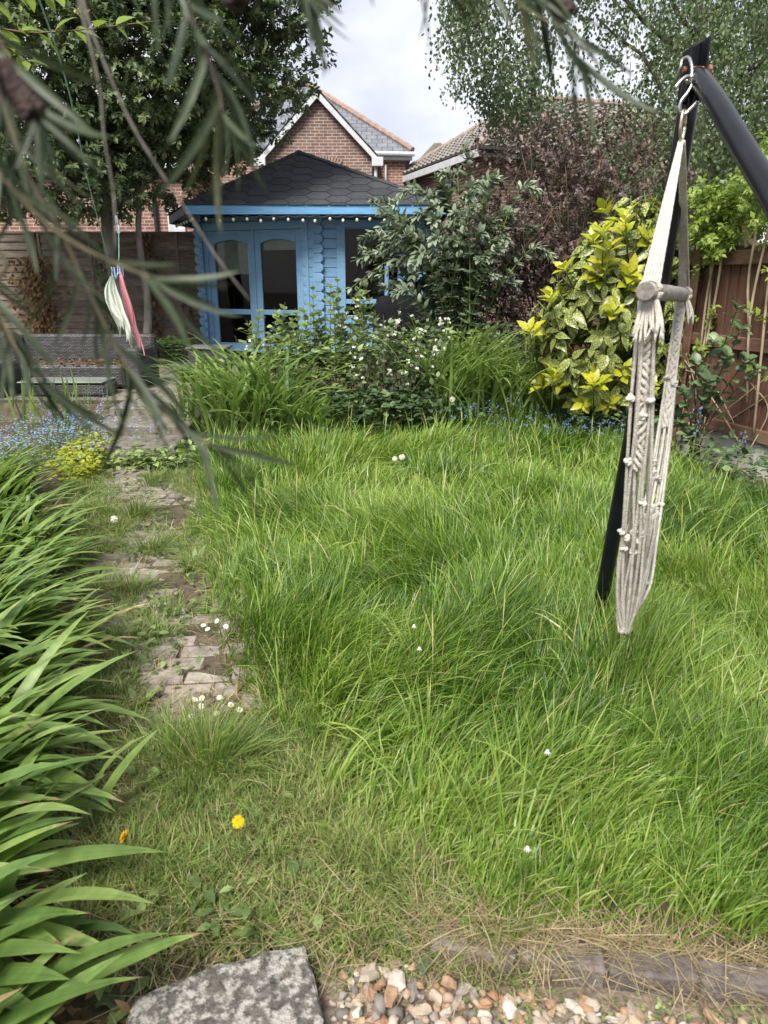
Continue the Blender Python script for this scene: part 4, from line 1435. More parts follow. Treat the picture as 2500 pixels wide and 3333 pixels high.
def tile_house():
    O = np.array((2.15, 18.0, 0))
    e1, e2 = np.array((.945, .326, 0)), np.array((-.326, .945, 0))
    t = thing('tiled_roof_house', tuple(O), 'house with a grey brown hipped tile roof partly hidden by the purple shrub', 'house')
    t.rotation_euler = (0, 0, math.atan2(.326, .945))
    W, D, ze, pit = 9.0, 5.4, 4.45, .62
    V, F = box(.3, W - .3, .3, D - .3, 0, ze); G().add(V, F).obj('wall', 'house_brick', t)
    h = D / 2
    c = [np.array(p, float) for p in ((0, 0, ze), (W, 0, ze), (W, D, ze), (0, D, ze))]
    r0, r1 = np.array((h, h, ze + h * pit)), np.array((W - h, h, ze + h * pit))
    rf = G()
    rf.add([*c, r0, r1], [(0, 1, 5, 4), (1, 2, 5), (2, 3, 4, 5), (3, 0, 4)])
    roof = rf.obj('roof', 'grey_tile', t)
    g = G()
    def courses(P, Q, A, B, n):
        """rows of rolled tiles between the eave P-Q and the ridge A-B"""
        nr = norm(np.cross(Q - P, A - P))
        for k in range(n):
            a0, b0 = P + (A - P) * k / n, Q + (B - Q) * k / n
            a1, b1 = P + (A - P) * (k + 1) / n, Q + (B - Q) * (k + 1) / n
            L = np.linalg.norm(b0 - a0)
            m = max(3, int(L / .045))
            s = np.linspace(0, 1, m)[:, None]
            x = (s[:, 0] * L + np.dot(a0 - P, norm(Q - P)))
            wv = (.5 + .5 * np.cos(x * 2 * math.pi / .3)) ** 2 * .045
            lo = a0 + (b0 - a0) * s + nr * (.05 + wv)[:, None]
            hi = a1 + (b1 - a1) * s + nr * (.012 + wv)[:, None]
            bot = a0 + (b0 - a0) * s + nr * (.005)
            V = np.vstack([bot, lo, hi])
            i = np.arange(m - 1)
            g.add(V, np.vstack([np.stack([i, i + 1, m + i + 1, m + i], -1), np.stack([m + i, m + i + 1, 2 * m + i + 1, 2 * m + i], -1)]))
    courses(c[0], c[1], r0, r1, 15)
    courses(c[3], c[0], r0, r0, 15)
    g.obj('tile_courses', 'grey_tile', roof, kind='stuff')
    for p, q in ((c[0], r0), (c[3], r0), (r0, r1), (c[1], r1)):
        n = max(2, int(np.linalg.norm(q - p) / .32))
        for i in range(n):
            a, b = p + (q - p) * i / n, p + (q - p) * (i + 1) / n
            V, F = tube([a + (0, 0, .05), b + (0, 0, .075)], .09, 8)
            G().add(V, F).obj('ridge_tile', 'grey_ridge', t)
    V, F = tube([(-.05, -.06, ze - .05), (W, -.06, ze - .05)], .06, 8); G().add(V, F).obj('gutter', 'black_plastic', t)
    V, F = cbox(-.02, W, -.02, .02, ze - .2, ze - .03, .01); G().add(V, F).obj('fascia', 'white_paint', t)
    V, F = cbox(-.03, .01, 0.02, D, ze - .2, ze - .03, .01); G().add(V, F).obj('fascia', 'white_paint', t)
    # neighbouring gable with a grey stone coping
    cp = thing('stone_gable', (1.0, 24.2, 0), 'grey stone coped gable edge seen between the two brick houses', 'gable')
    V, F = plate([(-.85, 0), (2.6, 0), (2.6, 3.9), (.72, 5.55), (.52, 5.55), (-.85, 4.2)], .4, .02)
    V = np.stack([V[:, 0], .4 - V[:, 2], V[:, 1]], -1)
    G().add(V, F).obj('gable_wall', 'grey_tile', cp)
tile_house()

def low_house():
    O = (-7.6, 18.2, 0)
    t = thing('red_brick_house', O, 'red brick wall of a house behind the overlapped board fence', 'house')
    V, F = box(-11.2, -4.4, 18, 22, 0, 3.9); G().add(*rel((V, F), O)).obj('wall', 'red_brick', t)
    V, F = box(-11.4, -4.2, 17.8, 22.2, 3.9, 4.0); G().add(*rel((V, F), O)).obj('roof', 'grey_tile', t)
    V, F = cbox(-5.02, -4.62, 17.95, 18.02, 2.2, 3.2, .01); w_ = G().add(*rel((V, F), O)).obj('window_frame', 'white_paint', t)
    V, F = tube([(-5.28, 17.93, .2), (-5.28, 17.93, 3.4)], .05, 8); G().add(*rel((V, F), O)).obj('soil_pipe', 'black_plastic', t)
low_house()

# ------------------------------------------------------------------ trees and shrubs
def in_ell(n, ells, shell=.55):
    """n points in a union of ellipsoids, thicker towards the outside; also returns outward directions"""
    ells = np.array(ells, float)
    vol = ells[:, 3] * ells[:, 4] * ells[:, 5]
    k = rng.choice(len(ells), n, p=vol / vol.sum())
    d = rand_dirs(n)
    r = rng.random(n) ** (1 / 3) 
    r = np.where(rng.random(n) < shell, .8 + .25 * rng.random(n), r)
    P = ells[k, :3] + d * r[:, None] * ells[k, 3:]
    return P, norm(d / ells[k, 3:] * ells[k, 3:].mean(1, keepdims=True)), k

def voids(P, n, r0, r1):
    if n == 0: return np.ones(len(P), bool)
    c = P[rng.choice(len(P), n)]
    r = rng.uniform(r0, r1, n)
    keep = np.ones(len(P), bool)
    for i in range(n):
        keep &= np.linalg.norm((P - c[i]) * [1, .55, 1], axis=1) > r[i]
    return keep

def sprigs(g, P, D, K, tl, size, kind='quad', droop=0.0, tint=None, spread=.8, tip=0.0):
    n = len(P)
    t = (np.arange(K) + .5) / K
    t = np.tile(t, n)
    k = np.repeat(np.arange(n), K)
    ang = np.tile(np.arange(K) * 2.4, n) + rng.normal(0, .4, n * K)
    d = D[k]
    a = norm(np.cross(d, np.tile([.13, .2, 1.0], (n * K, 1))))
    b = np.cross(d, a)
    rad = a * np.cos(ang)[:, None] + b * np.sin(ang)[:, None]
    ld = norm(d * .6 + rad * spread + np.array([0, 0, -droop]) + rng.normal(0, .15, (n * K, 3)))
    pos = P[k] + d * (t * tl)[:, None] + np.array([0, 0, -1.0]) * (droop * .25 * tl * t ** 2)[:, None]
    tn = (rng.random(n) if tint is None else tint)[k] * .75 + rng.random(n * K) * .25 + tip * (t - .5)
    add_leaves(g, kind, pos, ld, d * .5 + np.array([0, 0, 1.0]) - rad * .3, size * rng.uniform(.65, 1.25, n * K), np.clip(tn, 0, 1))

def limb(g, a, b, r0, r1, wob=.12, k=7, m=6):
    a, b = np.array(a, float), np.array(b, float)
    t = np.linspace(0, 1, m)[:, None]
    P = a + (b - a) * t
    P[1:-1] += rng.normal(0, wob, (m - 2, 3)) * np.linalg.norm(b - a) * .25
    V, F = tube(P, np.linspace(r0, r1, m), k)
    g.add(V, F)
    return P

def evergreen_tree():
    O = np.array((-3.95, 11.3, .3))
    t = thing('evergreen_tree', tuple(O), 'tall dark evergreen tree with a grey trunk before the overlapped board fence', 'tree')
    g = G()
    trunk = smooth_path([(-3.78, 11.3, .25), (-3.88, 11.3, 1.0), (-4.02, 11.3, 1.8), (-4.0, 11.25, 2.7), (-3.7, 11.1, 4.0), (-3.4, 11, 5.6)], 5)
    V, F = tube(trunk - O, np.linspace(.135, .05, len(trunk)), 10)
    g.add(V, F)
    V, F = tube(smooth_path([(-3.74, 11.36, .3), (-3.6, 11.4, 1.2), (-3.62, 11.4, 2.4), (-3.2, 11.1, 3.6)], 5) - O, np.linspace(.075, .03, 16), 8)
    g.add(V, F)
    g.obj('trunk', 'grey_bark', t, True)
    ells = [(-3.7, 11.1, 4.7, 2.4, 1.5, 1.6), (-1.85, 11.4, 4.75, 1.1, .8, .85), (-2.66, 13.5, 4.5, 1.28, .75, .85), (-3.2, 13.5, 3.9, 1.2, .7, .62), (-3.75, 13.5, 3.3, .9, .65, .5), (-2.85, 13.7, 3.72, .62, .5, .36), (-2.55, 13.7, 4.2, .6, .5, .5), (-3.2, 10.9, 4.0, .95, 1.0, .8), (-4.0, 10.9, 2.85, .9, .8, .42), (-5.0, 10.8, 2.7, 1.0, .8, .42), (-5.3, 10.8, 4.0, 1.8, 1.4, 1.5), (-3.4, 11.2, 6.3, 2.5, 1.6, 1.3),
            (-1.55, 11.2, 5.55, .85, .9, .8), (-4.3, 10.6, 3.05, 1.0, 1.0, .62)]
    for e_ in ells:
        for q in range(2):
            st = trunk[rng.integers(12, len(trunk))]
            en = np.array(e_[:3]) + rand_dirs(1)[0] * np.array(e_[3:]) * .65
            br = G(); limb(br, st - O, en - O, .04, .012); br.obj('branch', 'bark', t, True)
    P, D, k = in_ell(10500, ells, .45)
    kp = voids(P, 46, .14, .3) & ~((P[:, 1] < 11.4) & (P[:, 2] < 2.5))
    P, D = P[kp], D[kp]
    D = norm(D * .7 + np.array([0, -.12, .35]) + rng.normal(0, .35, D.shape))
    g = G()
    tn = np.clip(.2 + .5 * vnoise(P[:, 0] * 1.0, P[:, 2], 1.6) + rng.normal(0, .16, len(P)), 0, .88)
    tn = np.where(rng.random(len(P)) < .006, 1.0, tn)
    sprigs(g, P - O, D, 15, .2, .082, 'quad', 0, tn, .9, .2)
    g.obj('crown', 'evergreen_leaf', t, kind='stuff')
evergreen_tree()

def birch_tree():
    O = np.array((5.3, 13.2, .3))
    t = thing('birch_tree', tuple(O), 'weeping birch tree with hanging leafy twigs and a grey trunk behind the purple shrub', 'tree')
    g = G()
    trunk = smooth_path([(5.35, 13.2, .2), (5.3, 13.2, 2), (5.25, 13.25, 3.6), (5.0, 13.2, 5.4), (4.7, 13, 8)], 5)
    V, F = tube(trunk - O, np.linspace(.2, .06, len(trunk)), 10); g.add(V, F)
    g.obj('trunk', 'grey_bark', t, True)
    br = G()
    for a, b in (((5.2, 13.2, 3.4), (7.4, 12.6, 4.4)), ((5.1, 13.2, 4.6), (2.2, 12.6, 6.4)), ((5.0, 13.2, 5.2), (3.2, 12.2, 6.9)), ((5.2, 13.2, 4.0), (3.4, 13.4, 5.6)), ((4.9, 13, 6), (6.8, 12.5, 7.4)), ((5.2, 13.2, 4.4), (6.8, 11.8, 5.4)),
                 ((2.8, 12.8, 5.9), (1.4, 12.8, 6.2))):
        br = G(); limb(br, np.array(a) - O, np.array(b) - O, .045, .014); br.obj('branch', 'bark', t, True)
    br = G()
    n = 4600
    x = rng.uniform(.95, 8.2, n); y = rng.uniform(11.4, 14.6, n)
    zmin = np.interp(x, [.9, 1.1, 1.6, 1.9, 2.6, 3.5, 5, 8], [5.2, 4.75, 4.5, 4.15, 3.75, 3.1, 2.9, 2.7])
    z = zmin + .1 + rng.random(n) ** 1.1 * (8.0 - zmin)
    Ls = np.minimum(rng.uniform(.5, 1.5, n), z - zmin + .15)
    dens = vnoise(x * 1.0, z, 1.0)
    kp = (dens > rng.uniform(.15, .72, n)) | ((x > 4.2) & (rng.random(n) < .8))
    x, y, z, Ls = x[kp], y[kp], z[kp], Ls[kp]
    n = len(x)
    P = np.stack([x, y, z], -1)
    g = G()
    for lo, hi, K in ((0, .8, 14), (.8, 2, 24)):
        s = (Ls >= lo) & (Ls < hi)
        Q = P[s]
        D = norm(np.stack([rng.normal(0, .14, len(Q)), rng.normal(0, .14, len(Q)), -np.ones(len(Q))], -1))
        tn = np.clip(.18 + .35 * vnoise(Q[:, 0], Q[:, 2] + 9, .9) + .25 * sstep(3, 6, Q[:, 0]) + rng.normal(0, .15, len(Q)), 0, 1)
        k = np.repeat(np.arange(len(Q)), K)
        tt = np.tile((np.arange(K) + .3) / K, len(Q))
        L_ = Ls[s][k]
        pos = Q[k] + D[k] * (tt * L_)[:, None] + rng.normal(0, .045, (len(k), 3))
        dd = norm(np.stack([rng.normal(0, .6, len(k)), rng.normal(0, .6, len(k)), -np.ones(len(k)) * .8], -1))
        add_leaves(g, 'quad', pos - O, dd, rng.normal(0, 1, (len(k), 3)) + [0, -.5, .6], rng.uniform(.05, .085, len(k)), np.clip(tn[k] + rng.normal(0, .12, len(k)), 0, 1), 1.15)
        for q in range(0, len(Q), 9):
            V, F = tube([Q[q] - O, Q[q] + D[q] * Ls[s][q] - O], (.006, .003), 4, False); br.add(V, F)
    br.obj('twigs', 'bark', t, True, kind='stuff')
    g.obj('crown', 'birch_leaf', t, kind='stuff')
birch_tree()

def back_tree(O, ells, n, label, sz, tn0):
    O = np.array(O, float)
    t = thing('garden_tree', tuple(O), label, 'tree')
    g = G()
    for e_ in ells:
        limb(g, (rng.normal(0, .15), 0, 0), np.array(e_[:3]) - O, .14, .04, .08)
    g.obj('trunk', 'bark', t, True)
    P, D, k = in_ell(n, ells, .6)
    kp = voids(P, 30, .2, .4); P, D = P[kp], D[kp]
    g = G()
    sprigs(g, P - O, norm(D + rng.normal(0, .4, D.shape)), 12, .3, sz, 'quad', .25, np.clip(tn0 + rng.normal(0, .2, len(P)), 0, 1), .9)
    g.obj('crown', 'birch_leaf', t, kind='stuff')
back_tree((8.2, 17.5, .3), [(7.2, 17.5, 4.6, 2.2, 1.4, 2.4), (9.6, 17, 4.0, 2.4, 1.4, 2.6), (5.6, 17.5, 3.4, 1.6, 1.2, 1.8), (7.5, 17, 2.2, 3.6, 1.2, 1.7), (8, 17, 7.2, 2.6, 1.4, 1.6)], 2600,
          'mid green leafy tree filling the gap behind the birch trunk', .1, .45)
back_tree((3.4, 15.6, .3), [(3.6, 15.6, 2.6, 1.4, .9, 1.4), (4.9, 15.4, 2.6, 1.2, .9, 1.6)], 1200,
          'small dark leafy tree between the purple shrub and the birch trunk', .085, .15)

def multi_stem(name, O, label, cat, ells, n, K, tl, size, mat, stem_mat, nst=16, r=.012, kind='quad', tips=0.0, tn0=.4, vd=20, droop=0.0, twigs=0):
    O = np.array(O, float)
    t = thing(name, tuple(O), label, cat)
    g = G()
    P, D, k = in_ell(n, ells, .5)
    P = P[(kp := voids(P, vd, .08, .2) & (P[:, 2] > .3))]; D = D[kp]
    for i in range(nst):
        tgt = P[rng.integers(len(P))]
        limb(g, (rng.normal(0, .16), rng.normal(0, .08), 0), tgt - O, r, r * .35, .1, 5)
    for i in range(twigs):
        q = rng.integers(len(P)); a = P[q] - O
        limb(g, a - np.array([rng.normal(0, .15), .1, .35]), a + D[q] * .12, r * .4, r * .2, .05, 4, 4)
    g.obj('stem', stem_mat, t, True)
    g = G()
    D = norm(D * .6 + [0, 0, .45] + rng.normal(0, .35, D.shape))
    sprigs(g, P - O, D, K, tl, size, kind, droop, np.clip(tn0 + rng.normal(0, .2, len(P)), 0, 1), .9, tips)
    g.obj('foliage', mat, t, kind='stuff')
    return t
multi_stem('purple_leaved_shrub', (2.25, 9.75, .3), 'large dark purple leaved shrub with many thin stems behind the spotted laurel', 'shrub',
           [(1.75, 9.8, 2.35, 1.0, .7, .95), (2.75, 10, 2.55, 1.05, .7, .9), (1.45, 9.7, 1.4, .75, .6, 1.1), (2.3, 9.7, 1.3, 1.1, .6, 1.0), (3.4, 10.1, 2.3, .7, .6, .75), (2.4, 9.9, 3.0, .8, .6, .5)],
           2100, 11, .2, .066, 'purple_leaf', 'brown_stem', 46, .016, 'diamond', .5, .4, 46, 0, 160)

# arching grey-green buddleja with its big leaves as parts
def leafy(name, O, label, cat, stems, mat, kind, leaf, stem_mat, per, wide=1.0, r0=.012, maxparts=300, pair=True, lean=.75):
    O = np.array(O, float)
    t = thing(name, tuple(O), label, cat)
    g = G()
    pos, ld, ln, sz = [], [], [], []
    for P in stems:
        P = smooth_path(P, 6)
        V, F = tube(P - O, np.linspace(r0, r0 * .25, len(P)), 5); g.add(V, F)
        T = norm(np.gradient(P, axis=0))
        n = per
        for i in range(n):
            u = .28 + .72 * (i + .5) / n
            j = min(int(u * (len(P) - 1)), len(P) - 1)
            d = T[j]
            a = norm(np.cross(d, [.3, .1, 1.0])); b = np.cross(d, a)
            ang = (i % 2) * math.pi / 2 + rng.normal(0, .35) if pair else i * 2.4
            for q in ((0, math.pi) if pair else (0,)):
                rd = a * math.cos(ang + q) + b * math.sin(ang + q)
                pos.append(P[j] + rd * r0 * .5)
                ld.append(d * (.45 + .5 * u) + rd * lean + [0, 0, -.12])
                ln.append(np.array([0, -.25, 1.0]) + d * .3 + rng.normal(0, .2, 3))
                sz.append(leaf * rng.uniform(.6, 1.15) * (1.1 - .5 * max(u - .75, 0) * 2))
    g.obj('stem', stem_mat, t, True)
    pos, ld, ln, sz = map(np.array, (pos, ld, ln, sz))
    view = np.linalg.norm(pos - [0, 0, 1.6], axis=1)
    o = np.argsort(view / sz * .02 + rng.normal(0, .05, len(sz)))
    a, b = o[:maxparts], o[maxparts:]
    leaf_objs('leaf', unit_leaf(kind, mat, 'leaf', wide), pos[a], ld[a], ln[a], sz[a], t, origin=O)
    if len(b):
        g = G(); add_leaves(g, kind, pos[b] - O, ld[b], ln[b], sz[b], rng.random(len(b)), wide)
        g.obj('foliage', mat, t, True, kind='stuff')
    return t
st = []
for i in range(72):
    bx, by = .95 + rng.normal(0, .12), 9.35 + rng.normal(0, .1)
    th = rng.uniform(-1, 1); dx = math.sin(th) * 1.3 + rng.normal(0, .12); dy = rng.normal(-.15, .3)
    hz = rng.uniform(1.5, 2.75) - .35 * abs(dx)
    st.append([(bx, by, .35), (bx + dx * .25, by + dy * .3, .35 + hz * .5), (bx + dx * .7, by + dy * .7, .35 + hz * .88), (bx + dx, by + dy, .35 + hz * rng.uniform(.8, 1.0))])
for ex, ey, ez in ((-.52, 9.1, 1.42), (-.4, 9.0, 1.8), (-.2, 9.1, 2.1), (-.1, 9.0, 1.6), (.05, 9.05, 2.4), (.15, 8.95, 1.75), (-.3, 9.2, 1.55), (.3, 9.0, 1.5)):
    st.append([(.9, 9.35, .35), (.7, 9.3, 1.4), (.35 + ex * .3, 9.2, max(ez, 1.7) + .15), (ex, ey, ez)])
leafy('buddleja_shrub', (.95, 9.35, .35), 'arching grey green shrub with long pointed leaves in front of the summerhouse window', 'shrub', st, 'buddleja_leaf', 'lance', .105, 'green_stem', 44, 1.6)

# spotted laurel: rosettes of speckled leaves, the young ones yellow
def aucuba():
    O = np.array((2.08, 7.35, .2))
    t = thing('spotted_laurel', tuple(O), 'big rounded laurel bush with yellow speckled leaves before the red brown fence', 'shrub')
    ells = [(2.3, 7.35, 1.02, .82, .55, .74), (2.36, 7.35, 1.55, .68, .45, .58), (2.45, 7.4, 1.98, .42, .3, .36)]
    sp = []
    n = 480
    P, D, k = in_ell(n, ells, 1.0)
    kp = (P[:, 2] > .42)
    P, D = P[kp], D[kp]
    ok = np.ones(len(P), bool)
    for e_ in ells:
        ok &= (((P - np.array(e_[:3])) / np.array(e_[3:])) ** 2).sum(1) > .72
    P, D = P[ok], D[ok]
    extra = np.array([(1.38, 7.0, 1.12), (1.55, 6.95, 1.42), (1.95, 6.85, 1.98), (2.15, 6.9, 2.1), (2.65, 7.2, 2.15), (1.6, 6.85, .72), (1.95, 6.72, .66), (2.4, 6.75, .68), (2.0, 6.8, 1.85)])
    P = np.vstack([P, extra]); D = np.vstack([D, np.tile([-.2, -.5, .8], (len(extra), 1))])
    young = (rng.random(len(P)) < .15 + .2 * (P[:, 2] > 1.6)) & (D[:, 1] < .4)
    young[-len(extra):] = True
    lists = {True: [[], [], [], []], False: [[], [], [], []]}
    g = G()
    for p, d, y in zip(P, D, young):
        ax = norm(d * .8 + np.array([0, 0, .75 if y else .15]) + rng.normal(0, .15, 3))
        a = norm(np.cross(ax, [.3, .2, 1.0])); b = np.cross(ax, a)
        m = rng.integers(6, 9) if y else rng.integers(7, 10)
        ph = rng.uniform(0, 6)
        tip = p + ax * .05
        V, F = tube([p - ax * .3, p - ax * .1, tip], (.008, .006, .004), 5); g.add(V - O, F)
        for i in range(m):
            an = ph + i * 2.4
            rd = a * math.cos(an) + b * math.sin(an)
            up = (.9 - .75 * (m - i) / m) if y else (.25 - .5 * (m - i) / m)
            L = lists[bool(y)]
            L[0].append(tip - ax * (.012 if y else .03) * (m - i) + rd * .008)
            L[1].append(rd * .9 + ax * (up + .25) + np.array([0, 0, -.75 if not y else .12]))
            L[2].append(ax + rng.normal(0, .12, 3))
            L[3].append((rng.uniform(.12, .18) if y else rng.uniform(.13, .2)))
    # older leaves deeper in
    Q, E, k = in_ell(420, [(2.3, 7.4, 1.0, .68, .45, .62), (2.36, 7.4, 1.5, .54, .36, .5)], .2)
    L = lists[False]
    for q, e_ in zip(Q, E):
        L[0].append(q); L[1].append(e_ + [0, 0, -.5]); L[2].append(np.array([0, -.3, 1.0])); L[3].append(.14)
    for i in range(14):
        q = P[rng.integers(len(P))]
        limb(g, (rng.normal(0, .1), rng.normal(0, .06), 0), (q - O) * .85, .02, .008, .1, 6)
    g.obj('stem', 'green_stem', t, True)
    for y, cap in ((True, 130), (False, 170)):
        pos, ld, ln, sz = map(np.array, lists[y])
        o = np.argsort(np.linalg.norm(pos - [0, 0, 1.6], axis=1))
        a, b = o[:cap], o[cap:]
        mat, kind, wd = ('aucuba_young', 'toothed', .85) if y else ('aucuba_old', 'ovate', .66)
        leaf_objs('leaf', unit_leaf(kind, mat + '_leaf', 'leaf', wd), pos[a], ld[a], ln[a], sz[a], t, origin=O)
        g = G(); add_leaves(g, kind, pos[b] - O, ld[b], ln[b], sz[b], rng.random(len(b)), wd)
        g.obj('foliage', mat, t, True, kind='stuff')
aucuba()

# strap-leaved clumps
STRAP = []
for k in range(12):
    g = G()
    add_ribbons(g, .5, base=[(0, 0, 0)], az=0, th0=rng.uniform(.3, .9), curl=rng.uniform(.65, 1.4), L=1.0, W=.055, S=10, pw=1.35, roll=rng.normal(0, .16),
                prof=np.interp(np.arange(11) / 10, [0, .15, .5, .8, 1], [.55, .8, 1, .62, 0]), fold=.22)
    if k % 4 == 0:
        g.t[0][-1] = 1.6
    STRAP.append(g.mesh('leaf', 'strap_leaf', True))
MOUND = []
for k in range(12):
    g = G()
    add_ribbons(g, .5, base=[(0, 0, 0)], az=0, th0=rng.uniform(.04, .42), curl=rng.uniform(1.0, 1.9), L=1.0, W=.05, S=10, pw=1.8, roll=rng.normal(0, .16),
                prof=np.interp(np.arange(11) / 10, [0, .15, .5, .8, 1], [.55, .8, 1, .62, 0]), fold=.22)
    MOUND.append(g.mesh('leaf', 'strap_leaf', True))
SWORD = []
for k in range(5):
    g = G()
    add_ribbons(g, .35, base=[(0, 0, 0)], az=0, th0=rng.uniform(.0, .14), curl=rng.uniform(.05, .35), L=1.0, W=.05, S=6, pw=1.5, roll=1.2 + rng.normal(0, .3), fold=.1)
    SWORD.append(g.mesh('leaf', 'strap_leaf', True))
def strap_clump(x, y, n, L, wd, az0, azs, label, spread=.14, meshes=None, group=None, name='strap_leaf_plant', zoff=0.0, fill=0):
    z = float(gz(x, y)) + zoff
    t = thing(name, (x, y, z), label, 'plant', group)
    for i in range(n):
        az = az0 + rng.normal(0, azs) if azs < 3 else rng.uniform(0, 6.283)
        l = L * rng.uniform(.6, 1.15)
        px, py = rng.normal(0, spread, 2)
        m = Matrix.Translation((px, py, -.02)) @ Matrix.Rotation(az, 4, 'Z') @ Matrix.Rotation(rng.normal(0, .12), 4, 'X') @ Matrix.Rotation(rng.normal(0, .12), 4, 'Y') @ Matrix.Diagonal((l, wd / .05 * rng.uniform(.75, 1.2), l, 1))
        link('leaf', (meshes or STRAP)[rng.integers(len(meshes or STRAP))], t, m)
    if group:
        g = G(); m = 26
        add_ribbons(g, rng.uniform(.1, .8, m), base=np.c_[rng.normal(0, spread * 1.3, (m, 2)), np.full(m, .0)], az=rng.normal(az0, .9, m), th0=rng.uniform(.7, 1.3, m), curl=rng.uniform(.4, 1.1, m),
                    L=L * rng.uniform(.35, .7, m), W=wd * rng.uniform(.3, .6, m), S=6, roll=rng.normal(0, .5, m), fold=.2)
        g.obj('withered_leaves', 'straw', t, True, kind='stuff')
    if fill:
        g = G()
        az = rng.normal(az0, min(azs * 1.4, 3), fill)
        add_ribbons(g, rng.random(fill) * .6, base=np.c_[rng.normal(0, spread * 1.3, (fill, 2)), np.full(fill, -.02)], az=az, th0=rng.uniform(.2, .7, fill), curl=rng.uniform(.5, 1.6, fill),
                    L=L * rng.uniform(.3, .75, fill), W=wd * rng.uniform(.6, 1, fill), S=6, pw=1.4, roll=rng.normal(0, .2, fill), fold=.2)
        g.obj('inner_leaves', 'strap_leaf', t, True, kind='stuff')
    return t
LB = [(-1.12, 1.02, 74, .62, .043, 'nearest clump of broad strap leaves beside the paving slab'),
      (-1.28, 1.38, 84, .66, .041, 'second nearest clump of arching strap leaves, level with the yellow dandelions'),
      (-1.42, 1.78, 88, .68, .039, 'lush strap leaf clump level with the big grass tuft on the path'),
      (-1.55, 2.2, 88, .68, .037, 'strap leaf clump level with the larger daisy group on the path'),
      (-1.72, 2.65, 88, .68, .035, 'strap leaf clump level with the bare pavers and dry stems'),
      (-1.92, 3.15, 86, .68, .033, 'strap leaf clump level with the smaller daisy group'),
      (-2.16, 3.75, 84, .68, .031, 'strap leaf clump level with the bright leafy weed on the path'),
      (-2.5, 4.45, 84, .68, .029, 'strap leaf clump by the white dandelion seed head on the path'),
      (-2.95, 5.2, 90, .72, .027, 'farthest strap leaf clump of the border, before the blue forget-me-nots')]
for x, y, n, L, wd, lab in LB:
    strap_clump(x - .06, y, n, L * .98, wd * 1.4, -.22, .55, lab, .13, group='strap leaf clumps along the path border', fill=70)
strap_clump(-1.38, 7.4, 230, 1.15, .036, -1.8, 1.5, 'light green strap leaf clump at the corner of the lawn by the steps', .24, MOUND, fill=80)
strap_clump(-1.82, 7.75, 90, .85, .032, -2.2, 1.3, 'outer strap leaf clump leaning over the concrete steps', .18, MOUND, fill=40)
strap_clump(-.85, 7.05, 110, .72, .04, -1.3, .9, 'drooping pale strap leaf clump below the currant shoots', .16, MOUND, fill=40)
strap_clump(.8, 7.95, 170, 1.12, .034, -1.2, 1.3, 'strap leaf clump right of the white flowered shrub', .24, MOUND, fill=60)
strap_clump(1.3, 7.9, 160, .95, .032, -1.4, 1.3, 'bright strap leaf clump between the white flowers and the spotted laurel', .24, MOUND, fill=60)
strap_clump(.8, 9.3, 34, 1.05, .04, 0, 4, 'upright sword leaved iris in front of the black covered barbecue', .22, SWORD, name='iris_plant')
strap_clump(-3.55, 7.6, 46, .6, .03, 0, 4, 'upright green sword leaves by the rattan seat above the forget-me-nots', .3, SWORD, name='iris_plant')

# currant shoots, white-flowered shrub and other plants of the middle bed
st = []
for i in range(34):
    bx, by = rng.uniform(-1.35, -.1), rng.uniform(7.9, 8.6)
    hz = rng.uniform(.7, 1.12) + .4 * math.exp(-((bx + .55) / .35) ** 2) * rng.random()
    st.append([(bx, by, .2), (bx + rng.normal(0, .06), by - .05, .2 + hz * .6), (bx + rng.normal(0, .1), by - .1, .25 + hz)])
for bx, hz in ((-.95, 1.1), (-.62, 1.4), (-.52, 1.32), (-.25, 1.42), (-.12, 1.25), (-.35, 1.1), (-.75, 1.1)):
    st.append([(bx, 8.3, .2), (bx + .02, 8.25, .2 + hz * .6), (bx + rng.normal(0, .05), 8.2, .2 + hz)])
leafy('currant_bush', (-.6, 8.25, .2), 'fresh green currant bush with upright leafy shoots before the summerhouse doors', 'shrub', st, 'currant_leaf', 'toothed', .09, 'brown_stem', 24, 1.15, .007, 240, False)
st = []
for i in range(46):
    bx, by = .15 + rng.normal(0, .12), 7.75 + rng.normal(0, .1)
    ex = bx + rng.normal(.1, .4); hz = rng.uniform(.5, 1.28) - .3 * abs(ex - .15)
    st.append([(bx, by, .12), (bx * .5 + ex * .5, by - .05, .12 + hz * .6), (ex, by - rng.uniform(0, .25), .15 + hz)])
wf_ = leafy('white_flowered_shrub', (.15, 7.75, .12), 'tangled dark stemmed shrub dotted with small white flower heads', 'shrub', st, 'bed_leaf', 'toothed', .07, 'brown_stem', 16, 1.1, .006, 100, False)
pets = G()
fl = []
for P in st:
    for q in range(4):
        c = np.array(P[-1]) + rng.normal(0, .06, 3) + [0, -.02, .02]
        fl.append(c)
for c in fl[:100]:
    n = 7
    d = rand_dirs(n); d[:, 2] = np.abs(d[:, 2])
    add_leaves(pets, 'diamond', np.tile(c - [.15, 7.75, .12], (n, 1)), d, rand_dirs(n), .026 * rng.uniform(.8, 1.2, n), rng.random(n), 1.7)
pets.obj('flower_heads', 'white_petal', wf_, kind='stuff')
weed_mass('bed_foliage', 'bed_leaf', np.vstack([blob(-.6, 7.3, .3, .12, 350), blob(-.1, 7.35, .4, .12, 800), blob(.35, 7.5, .25, .1, 350), blob(-1.2, 7.05, .3, .08, 120)]), .075, 'toothed', .42, wide=1.2)
weed_mass('bed_undergrowth', 'currant_leaf', np.vstack([blob(-.6, 8.0, .45, .25, 1800), blob(.5, 8.3, .4, .2, 700), blob(-1.2, 8.4, .25, .2, 250)]), .075, 'toothed', .78, wide=1.1)
